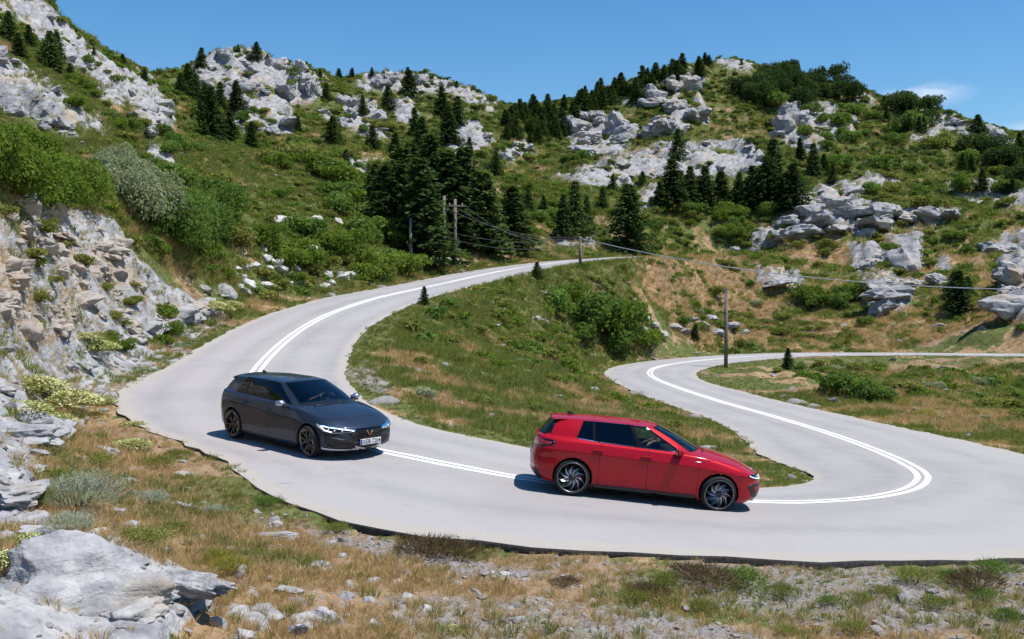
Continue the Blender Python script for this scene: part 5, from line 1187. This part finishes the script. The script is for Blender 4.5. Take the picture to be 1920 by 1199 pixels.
shrubs([(430,1080,80),(405,1060,60)], ['yellow'], 'yellow-green feathery shrub beside the long boulder', 'feathery shrubs beside the long boulder', SMALL, 'feathery_shrub')
def spurge(u, v, wd):
    p, n = ground_at(u, v)
    if p is None: return
    o = put(SMALL['mat'][rnd.randrange(3)], p, wd*mpp(p)*.6, 'cushion of green leaves covered in cream blossom', 'shrub', 'cream blossoming cushions', 'flowering_shrub', None, .02, .03)
    link('blossom', BLOOM[rnd.randrange(2)], o)
def bloom(seed):
    g = np.random.default_rng(seed); n = 900; a = g.random(n)*6.28; r = np.sqrt(g.random(n))*.95; z = .46*np.sqrt(np.maximum(1-r*r*.9, .05))+g.normal(size=n)*.03; C = np.stack([np.cos(a)*r, np.sin(a)*r, z], 1)
    T = unit(g.normal(size=(n, 3))*np.array([1, 1, .35])); B = unit(np.cross(T, np.array([0, 0, 1.])+g.normal(size=(n, 3))*.3)); V, F = kites(C, T, B, np.full(n, .085), np.full(n, .07)); return leaf_mesh('blossom', [(V, F, g.random(n), 0)], [LM['cream']])
BLOOM = [bloom(1), bloom(2)]
for a_ in ((60,740,120),(120,770,130),(40,780,100),(180,660,80),(245,845,76),(20,1060,100),(60,1020,80),(185,760,60),(400,585,70),(430,578,50),(250,800,40),(160,640,60),(90,800,90),(845,1180,36),(575,1120,30)): spurge(*a_)

# --- boulders and outcrops
def stones(lst, label, group, lib=ROCKS, name='boulder', cat='rock', asp=None, tilt=.25, sink=.25):
    med = sorted(x[2] for x in lst); med = (med[len(med)//3], med[2*len(med)//3]) if len(med) > 5 else None
    for u, v, wd in lst:
        p, n = ground_at(u, v)
        if p is None or not off_road(p, wd*mpp(p)*.45): continue
        s = wd*mpp(p)*.5; put(lib[rnd.randrange(len(lib))], p, s, look(label, None, wd, med), cat, group, name, None, s*sink-s*.2, tilt, asp or (1, 1, rnd.uniform(.75, 1.15)))
def scree(poly, n, lo, hi, label, group, **k): stones([(u, v, lo+(hi-lo)*gen.random()**2.2) for u, v in in_poly(poly, n, gen)], label, group, **k)
def big_boulder(u, v, wd, seed, asp, label, rot=0, flat=.6, name='boulder', dz=0):
    p, n = ground_at(u, v); o = link(name, rock_mesh(seed, 5, M['rock'], flat, .34, 14, name, .03)); s = wd*mpp(p)*.5
    o.location = (p.x, p.y, p.z+dz*s); o.scale = (s*asp[0], s*asp[1], s*asp[2]); o.rotation_euler = (0, 0, rot); tag(o, label, 'rock'); return o
big_boulder(150, 1120, 330, 301, (1.0, .9, 1.15), 'huge pale limestone boulder on the stony bank', .4, .62, dz=.05)
big_boulder(330, 1105, 190, 302, (1.15, .42, .62), 'long pale boulder pitted with dark hollows, lying beside the huge boulder', -.5, .5, dz=.15)
big_boulder(250, 1160, 170, 303, (1, .8, .7), 'smooth white boulder leaning on the huge boulder', .9)
big_boulder(505, 1012, 96, 304, (1.15, .62, .42), 'flat white slab of rock lying below the asphalt edge', .1, .5, dz=.12)
big_boulder(518, 990, 42, 305, (.8, .6, 1.0), 'small upright grey rock behind the flat white slab', .7, .8)
big_boulder(612, 1165, 60, 306, (.85, .8, 1.3), 'rounded upright grey boulder on the stony bank', .2, .8)
big_boulder(1312, 846, 60, 307, (1.1, .7, .62), 'pale boulder on the verge behind the red hatchback', .3, .6)
big_boulder(40, 820, 150, 308, (1.1, .8, .62), 'broad grey boulder among the cream blossom', .5, .6)
big_boulder(30, 925, 140, 309, (1.2, .8, .6), 'grey boulder below the silvery shrub', 1.2, .6)
big_boulder(70, 985, 120, 310, (1.1, .8, .55), 'rounded grey boulder above the huge boulder', 2.2, .6)
stones([(196,850,64),(560,1165,56),(660,1100,44),(602,1068,56),(440,1150,60),(805,1148,40),(970,1165,34),(650,1120,30),(690,1125,34),(470,1170,70),(540,1110,56),(580,1180,50),(500,1150,60),(410,1170,50),(370,1130,60),(780,1000,20),(845,1062,44),(640,1045,26),(480,960,26),(345,950,34),(240,900,34),(350,920,34),(345,890,34),(240,985,44),(300,1040,44),(175,1000,40),(210,960,40),(740,1090,30),(890,1110,36),(920,1075,26),(1100,1160,30),(540,1190,70),(700,1175,40),(385,1095,40),(250,940,30),(290,915,26),(460,1195,60),(620,1020,22),(430,1030,24),(380,1010,20)], 'pale limestone boulder on the stony bank below the road', 'boulders on the stony bank')
scree([(300,900),(640,980),(960,1060),(1200,1100),(1100,1199),(400,1199),(300,1000)], 70, 10, 30, 'small pale stone on the stony bank below the road', 'stones on the stony bank', lib=PEB, name='stone')
scree([(1100,1090),(1919,1090),(1919,1199),(1100,1199)], 40, 8, 24, 'small grey stone on the gravel slope below the road', 'stones on the gravel slope', lib=CHIP, name='stone')
scree([(0,690),(90,720),(110,1000),(0,1020)], 22, 40, 120, 'grey boulder in the heap at the edge of the stony bank', 'boulder heap', sink=.3)
scree([(150,690),(250,640),(400,575),(430,545),(300,600),(200,660),(120,690)], 34, 22, 64, 'pale rock fallen at the foot of the roadside cliff', 'rocks at the cliff foot')
scree([(420,500),(540,470),(700,500),(640,540),(440,560)], 44, 16, 36, 'white stone on the green slope above the upper road', 'white stones above the upper road', lib=WHITE, name='stone', sink=.05)
scree([(380,410),(700,380),(760,460),(480,480)], 22, 18, 38, 'white stone among the scrub above the upper road', 'white stones in the scrub', lib=WHITE, name='stone', sink=.0)
scree([(0,330),(120,390),(220,440),(290,520),(250,600),(60,600),(0,640)], 62, 22, 90, 'pale ragged rock of the roadside cliff', 'rocks of the roadside cliff', lib=TANS, sink=.62)
stones([(805,648,28),(790,640,22),(965,590,34),(1000,598,30),(1022,606,22),(945,582,26),(1015,548,22),(1205,620,30),(1225,610,26),(1240,625,30),(1262,612,30),(1280,620,26),(1185,600,24),(1210,600,30),(1290,605,20),(1210,640,24),(870,560,22),(1110,735,30),(1060,705,16),(930,610,16),(1160,590,20),(1130,585,24)], 'pale stone on the tongue of land between the bends', 'stones between the bends', lib=ROCKS, name='stone')
stones([(780,500,34),(845,490,36),(830,496,24),(790,515,20)], 'pale rock at the foot of the wooden poles', 'rocks at the foot of the poles', asp=(1, .7, 1.2))
def outcrop(lst, label, group, lib=SLABS):
    med = sorted(x[2] for x in lst); med = (med[len(med)//3], med[2*len(med)//3]) if len(med) > 5 else None
    for u, v, w, h in lst:
        p, n = ground_at(u, v)
        if p is None or not off_road(p, w*mpp(p)*.75): continue
        s = w*mpp(p)*.5; put(lib[rnd.randrange(len(lib))], p, s, look(label, None, w, med), 'rock', group, 'rock_outcrop', None, -.1*s, .12, (1, .8, max(.5, 1.7*h/w)))
outcrop([(1697,505,72,62)], 'layered grey outcrop like a stacked pillow on the brown slope', None)
outcrop([(1628,500,66,32),(1650,492,40,26)], 'dark grey outcrop beside the layered pillow rock', 'outcrops beside the pillow rock')
outcrop([(1672,560,110,44),(1660,582,60,40),(1630,540,50,20),(1700,536,60,26),(1755,530,50,36)], 'jagged grey outcrop below the layered pillow rock', 'jagged outcrops below the pillow rock')
outcrop([(1452,535,80,24),(1490,545,40,16),(1330,600,40,20),(1365,615,36,24),(1345,625,30,20),(1395,625,24,16),(1320,612,30,18),(1290,600,30,16),(1375,472,26,14),(1410,472,24,12)], 'pale flat outcrop on the brown slope behind the lower road', 'flat outcrops on the brown slope')
outcrop([(1890,520,90,60),(1900,580,100,50),(1870,470,60,40)], 'grey outcrop overgrown with dry grass at the end of the brown slope', 'overgrown outcrops')
outcrop([(u, v, w, w*.45) for u, v, w in ((1440,440,60),(1480,420,70),(1500,440,80),(1540,420,90),(1555,385,70),(1590,365,70),(1600,410,100),(1640,425,90),(1660,405,80),(1700,415,90),(1740,412,80),(1780,408,60),(1520,400,60),(1570,435,60),(1460,445,50),(1620,440,60))], 'pale rounded slab of the layered rock outcrop', 'slabs of the layered outcrop')
def crags(poly, n, lo, hi, label, group, k=.9):
    outcrop([(u, v, w, w*gen.uniform(.4, .9)) for (u, v), w in zip(in_poly(poly, n, gen), lo+(hi-lo)*gen.random(n)**1.5)], label, group)
crags(ROCKZ[5], 26, 18, 60, 'ragged grey crag on the first peak of the ridge', 'crags of the first peak')
crags(ROCKZ[6], 10, 18, 50, 'ragged grey crag below the ridge', 'crags below the ridge'); crags(ROCKZ[8], 8, 18, 46, 'ragged grey crag below the ridge', 'crags below the ridge'); crags(ROCKZ[9], 4, 18, 40, 'ragged grey crag below the ridge', 'crags below the ridge')
crags(ROCKZ[7], 10, 16, 44, 'grey rock on the second peak of the ridge', 'rocks of the second peak')
crags(ROCKZ[11], 18, 24, 66, 'pale knobbly crag beside the dense forest', 'pale crag rocks'); crags(ROCKZ[12], 24, 20, 60, 'pale broken crag of the wooded hill', 'broken crag rocks')
crags(ROCKZ[13], 12, 14, 40, 'flat rib of the grey rock slab', 'ribs of the rock slab'); crags(ROCKZ[15], 12, 24, 60, 'shaded grey cliff rock of the wooded hill', 'shaded cliff rocks'); crags(ROCKZ[17], 8, 16, 40, 'grey rock on the falling crest', 'rocks of the falling crest')
crags(ROCKZ[0], 14, 24, 70, 'grey ridge of the steep limestone slope', 'ridges of the limestone slope'); crags(ROCKZ[1], 14, 20, 60, 'grey ridge high on the steep limestone slope', 'high ridges of the limestone slope'); crags(ROCKZ[3], 5, 20, 44, 'grey rock in the gully of the limestone slope', 'gully rocks')
# ------------------------------------------------------------------ uncountable cover: grass, scrub, gravel
def scatter(name, pts, rots, scl, var, lib, label, cat):
    me = bpy.data.meshes.new(name); me.vertices.add(len(pts)); me.vertices.foreach_set('co', np.asarray(pts, np.float32).ravel())
    a = me.attributes.new('rot', 'FLOAT_VECTOR', 'POINT'); a.data.foreach_set('vector', np.asarray(rots, np.float32).ravel())
    a = me.attributes.new('scl', 'FLOAT_VECTOR', 'POINT'); a.data.foreach_set('vector', np.asarray(scl, np.float32).ravel())
    a = me.attributes.new('var', 'INT', 'POINT'); a.data.foreach_set('value', np.asarray(var, np.int32))
    col = bpy.data.collections.new(name+'_kinds')
    for i, m in enumerate(lib): col.objects.link(bpy.data.objects.new('%s_kind_%02d' % (name, i), m))
    ng = bpy.data.node_groups.new(name, 'GeometryNodeTree'); ng.interface.new_socket('Geometry', in_out='INPUT', socket_type='NodeSocketGeometry'); ng.interface.new_socket('Geometry', in_out='OUTPUT', socket_type='NodeSocketGeometry')
    N = ng.nodes; L = ng.links; i = N.new('NodeGroupInput'); o = N.new('NodeGroupOutput'); ip = N.new('GeometryNodeInstanceOnPoints'); ci = N.new('GeometryNodeCollectionInfo')
    ci.inputs['Collection'].default_value = col; ci.inputs['Separate Children'].default_value = True; ci.inputs['Reset Children'].default_value = True; ip.inputs['Pick Instance'].default_value = True
    def na(n, t): q = N.new('GeometryNodeInputNamedAttribute'); q.data_type = t; q.inputs['Name'].default_value = n; return q.outputs[0]
    e2r = N.new('FunctionNodeEulerToRotation'); L.new(na('rot', 'FLOAT_VECTOR'), e2r.inputs[0])
    L.new(i.outputs[0], ip.inputs['Points']); L.new(ci.outputs[0], ip.inputs['Instance']); L.new(na('var', 'INT'), ip.inputs['Instance Index']); L.new(e2r.outputs[0], ip.inputs['Rotation']); L.new(na('scl', 'FLOAT_VECTOR'), ip.inputs['Scale'])
    L.new(ip.outputs[0], o.inputs[0]); ob = link(name, me); md = ob.modifiers.new('scatter', 'NODES'); md.node_group = ng
    return tag(ob, label, cat, None, 'stuff')
def sow(r0, r1, dens, half=R(31.5), g=gen):
    n = int(dens*half*(r1*r1-r0*r0)); r = np.sqrt(g.uniform(r0*r0, r1*r1, n)); a = g.uniform(-half, half, n); X, Y = np.sin(a)*r, np.cos(a)*r
    D, I, lat = road_near(X, Y); w = np.where(lat > 0, RC[I, 3], RC[I, 4]); k = D > w+g.uniform(-.12, .3, n); X, Y, e = X[k], Y[k], (D-w)[k]
    P = np.array([(lambda h: (x, y, h.z) if h is not None else (x, y, -99))(drop(x, y)[0]) for x, y in zip(X, Y)]); k = P[:, 2] > -50; P = P[k]; e = e[k]
    rk, dr, gv = cover(P[:, 0], P[:, 1], P[:, 2]); return P, e, rk, dryness(P[:, 0], P[:, 1], dr), gv
def cover_all():
    D_, G_, S_, W_ = [], [], [], []
    for r0, r1, dn, sc in ((6.5, 19, 210, .115), (19, 34, 60, .17), (34, 60, 40, .25), (60, 130, 11, .38), (130, 285, 1.5, .75)):
        P, e, rk, dn_, gv = sow(r0, r1, dn); q = gen.random(len(P)); patch = fbm(P[:, 0]*.8, P[:, 1]*.8, 3., 3)
        live = (q < np.clip(.95-rk*.9-gv*.55, 0.04, 1)*np.clip(.75+patch, .15, 1)); P, dn_, e, q2 = P[live], dn_[live], e[live], gen.random(live.sum())
        s = sc*gen.uniform(.6, 1.35, len(P))*np.where((e < 9) & (P[:, 0] > 12.5) & (P[:, 1] < 96) & (r0 > 50), .3, np.where(e < 1.2, .6, 1)); dry = q2 < np.where(r0 < 18, np.clip(dn_*.5+.56, 0, .95), sstep(.2, .8, dn_)*.92+.04)
        D_.append((P[dry], s[dry])); G_.append((P[~dry], s[~dry]*1.05))
    for r0, r1, dn, sc in ((45, 130, 1.0, .6), (130, 285, .62, .95)):
        P, e, rk, dn_, gv = sow(r0, r1, dn); q = gen.random(len(P)); patch = fbm(P[:, 0]*.09, P[:, 1]*.09, 31., 3)
        live = (q < np.clip(.66-rk*.78-dn_*.35+patch*.8, .005, 1)) & ((e > 7) | ((e > 1.5) & ((P[:, 0] < 12) | (P[:, 1] > 97)))); P = P[live]; S_.append((P, sc*gen.uniform(.5, 1.5, len(P))))
    for r0, r1, dn, sc in ((6.5, 20, 65, .024), (20, 40, 8, .06), (40, 120, .8, .17)):
        P, e, rk, dn_, gv = sow(r0, r1, dn); patch = fbm(P[:, 0]*.6, P[:, 1]*.6, 61., 3); q = gen.random(len(P)); live = q < np.clip(.10+gv*.8+patch*.45+rk*.5+(.25*(dn_-.4) if r0 < 30 else 0), .01, 1); P = P[live]
        W_.append((P, sc*np.exp(gen.normal(size=len(P))*.55)))
    # steep faces carry more cover than their plan shows: sow along sight lines there
    for poly, n, sc, fd in (([(0, 310), (120, 380), (262, 478), (400, 535), (360, 620), (100, 640), (0, 690)], 2600, .17, .85), ([(180, 330), (320, 420), (420, 480), (460, 560), (400, 560), (300, 500), (210, 400)], 2600, .30, .5), ([(1000, 505), (1180, 488), (1300, 480), (1919, 440), (1919, 650), (1260, 655), (1150, 670), (1000, 600)], 7000, .36, .6),
        ([(0, 60), (300, 180), (600, 230), (560, 330), (250, 330), (0, 180)], 3000, .5, .4), ([(900, 230), (1400, 180), (1900, 280), (1900, 420), (1000, 420)], 5000, .62, .35)):
        pts = []
        for u, v in in_poly(poly, n, gen):
            h, nn = hit(u, v)
            if h is not None: pts.append((h.x, h.y, h.z))
        P = np.array(pts); D, I, lat = road_near(P[:, 0], P[:, 1]); w = np.where(lat > 0, RC[I, 3], RC[I, 4]); rk, dr, gv = cover(P[:, 0], P[:, 1], P[:, 2]); k = (D > w+.3) & (gen.random(len(P)) > rk*(.97 if sc > .2 else .45)) & ((D > w+6) | (P[:, 0] < 12.5) | (P[:, 1] > 96)); P = P[k]
        s = sc*gen.uniform(.5, 1.4, len(P)); dn_ = dryness(P[:, 0], P[:, 1], dr[k]); dry = gen.random(len(P)) < np.clip(dn_*.6+fd-.3, .05, .95); D_.append((P[dry], s[dry])); G_.append((P[~dry], s[~dry]))
    def mk(lst): return np.concatenate([a for a, b in lst]), np.concatenate([b for a, b in lst])
    def rots(n, t): return np.stack([gen.normal(size=n)*t, gen.normal(size=n)*t, gen.random(n)*6.28], 1)
    P, s = mk(D_); lib = [tuft(400+k, LM['dry'], 26, 1.0, .75, .040, 'dry_tuft', .6) for k in range(5)]; scatter('dry_grass', P, rots(len(P), .1), np.stack([s, s, s*gen.uniform(.6, 1.2, len(s))], 1), gen.integers(0, 5, len(s)), lib, 'short straw-coloured dry grass covering the open ground', 'grass')
    P, s = mk(G_); lib = [tuft(410+k, LM['green'], 26, 1.0, .8, .055, 'green_tuft', .5) for k in range(5)]; scatter('green_grass', P, rots(len(P), .1), np.stack([s, s, s*gen.uniform(.6, 1.2, len(s))], 1), gen.integers(0, 5, len(s)), lib, 'short green grass and herbs covering the slopes', 'grass')
    P, s = mk(S_); lib = [bush_crown(420+k, LM[m_], 260, 5, .7, .26, stems=False) for k, m_ in enumerate(('bush', 'bright', 'olive', 'bright', 'olive', 'bush', 'fir2', 'fir2'))]; scatter('undergrowth', P-np.array([0, 0, .1]), rots(len(P), .08), np.stack([s, s, s*gen.uniform(.6, 1.1, len(s))], 1), np.where((np.hypot(P[:, 0], P[:, 1]) > 165) & (P[:, 0] > -25), gen.integers(4, 8, len(s)), gen.integers(0, 6, len(s))), lib, 'low green undergrowth covering the far slopes', 'undergrowth')
    P, s = mk(W_); lib = CHIP; scatter('gravel', P, rots(len(P), .4), np.stack([s, s, s*.8], 1), gen.integers(0, 6, len(s)), lib, 'loose grey limestone gravel and chips on the bare ground', 'gravel')
cover_all()

# ------------------------------------------------------------------ poles and wires
WOOD = None
def mat_wood():
    m, nt, b = new_mat('weathered_pole_wood', .9, .15); t = NT(nt); n = t.noise(t.scale(t.obj(), (14, 14, .8)), 2, 4, .6); t.L.new(t.ramp(n, [(.3, (.10, .085, .07)), (.7, (.24, .21, .18))]), b.inputs['Base Color']); return m
WOOD = mat_wood(); WIRE = simple_mat('aluminium_wire', (.62, .62, .64), .35, .6); DARKWIRE = simple_mat('dark_wire', (.05, .055, .055), .6); POR = simple_mat('porcelain', (.35, .33, .30), .3)
def pole(p, h, r, label, group=None):
    o = empty('utility_pole', (p.x, p.y, p.z-.3)); link('post', tube_mesh('post', [(0, 0, 0), (0, 0, h*.5), (0, 0, h+.3)], [r, r*.88, r*.75], WOOD, 12), o); return tag(o, label, 'pole', group)
def wire(a, b, sag, r, mat, label, name='power_cable'):
    a, b = Vector(a), Vector(b); m = (a+b)/2; pts = [((a+(b-a)*t)-m)+Vector((0, 0, -sag*4*t*(1-t))) for t in np.linspace(0, 1, 25)]
    o = link(name, tube_mesh(name, pts, r, mat, 6)); o.location = m; return tag(o, label, 'cable')
pA = ground_at(833, 500)[0]; hA = 132*mpp(pA); pB = Vector((pA.x+20*mpp(pA), pA.y+.4, pA.z))
pB.z = drop(pB.x, pB.y)[0].z
a1 = pole(pA, hA, .17, 'weathered wooden pole of the twin-pole frame among the firs', 'twin poles'); a2 = pole(pB, hA, .17, 'weathered wooden pole of the twin-pole frame among the firs', 'twin poles')
zt = max(pA.z, pB.z)+hA-.9; ca = rbox('crossarm', 0, 0, 0, 2.6, .14, .16, WOOD, .02); co_ = link('crossarm', ca); co_.location = ((pA.x+pB.x)/2, pA.y-.05, zt); tag(co_, 'wooden crossarm bolted across the twin poles', 'crossarm')
for dx in (-1.1, 0, 1.1):
    V, F = lathe([(.0001, 0), (.06, .0), (.07, .05), (.03, .08), (.06, .11), (.055, .16), (.0001, .19)], 12); me = np_mesh('insulator', V[:, [0, 2, 1]], F, POR, True); q = link('insulator', me, co_); q.location = (dx, 0, .08)
pC = ground_at(770, 505)[0]; c1 = pole(pC, 95*mpp(pC), .15, 'dark wooden pole beside the leaning slab of rock')
pD = ground_at(1088, 500)[0]; d1 = pole(pD, 56*mpp(pD)*1.0, .16, 'short wooden pole on the bank below the upper road')
pE = ground_at(1361, 690)[0]; e1 = pole(pE, 150*mpp(pE), .16, 'tall thin pole standing in the grass inside the lower bend')
topD = Vector((pD.x, pD.y, pD.z+56*mpp(pD))); topC = Vector((pC.x, pC.y, pC.z+95*mpp(pC))); Q = [Vector((co_.location.x+dx, co_.location.y, zt+.27)) for dx in (-1.1, 0, 1.1)]
for i, q in enumerate(Q): wire(q, topD+Vector((0, 0, -.1*i)), 1.0+.25*i, .018, DARKWIRE, 'thin dark wire from the twin poles to the short pole', 'power_wire')['group'] = 'wires from the twin poles'
for i in range(2): wire(topC+Vector((0, 0, -.15-.35*i)), topD+Vector((0, 0, -.3-.25*i)), .9+.3*i, .016, DARKWIRE, 'thin dark wire from the dark pole to the short pole', 'power_wire')['group'] = 'wires from the dark pole'
far = Vector(at(2250, 540, 62)); wire(topD+Vector((0, -.1, -.15)), far, 1.6, .035, WIRE, 'bright power cable running from the short pole over the brown slope')

# ------------------------------------------------------------------ labels: rank look-alikes of one small group by size
def rank_labels():
    sets = {}
    for o in list(COL.objects):
        if o.parent or 'group' not in o or 'label' not in o or o['category'] in ('pole', 'cable'): continue
        w = o['label'].split()
        if w[0] in ('small', 'large', 'middling', 'short', 'tall', 'medium-height'): w = w[1:]
        sets.setdefault((o['group'], ' '.join(w)), []).append(o)
    ORD = ['', 'second ', 'third ', 'fourth ', 'fifth ', 'sixth ', 'seventh ', 'eighth ', 'ninth ', 'tenth ', 'eleventh ', 'twelfth ', 'thirteenth ', 'fourteenth ', 'fifteenth ', 'sixteenth ', 'seventeenth ', 'eighteenth ', 'nineteenth ', 'twentieth ']
    for (g, base), obs in sets.items():
        if not 1 < len(obs) <= 20:
            if len(obs) == 1: obs[0]['label'] = base
            continue
        t = obs[0]['category'] == 'tree'; obs.sort(key=lambda o: -(o.scale[2] if t else o.scale[0]*o.scale[1]*o.scale[2]))
        for i, o in enumerate(obs):
            w = base.split(); w = w[1:] if w[0] in ('tall', 'large', 'small') else w
            o['label'] = ORD[i]+('tallest ' if t else 'largest ')+' '.join(w)
rank_labels()
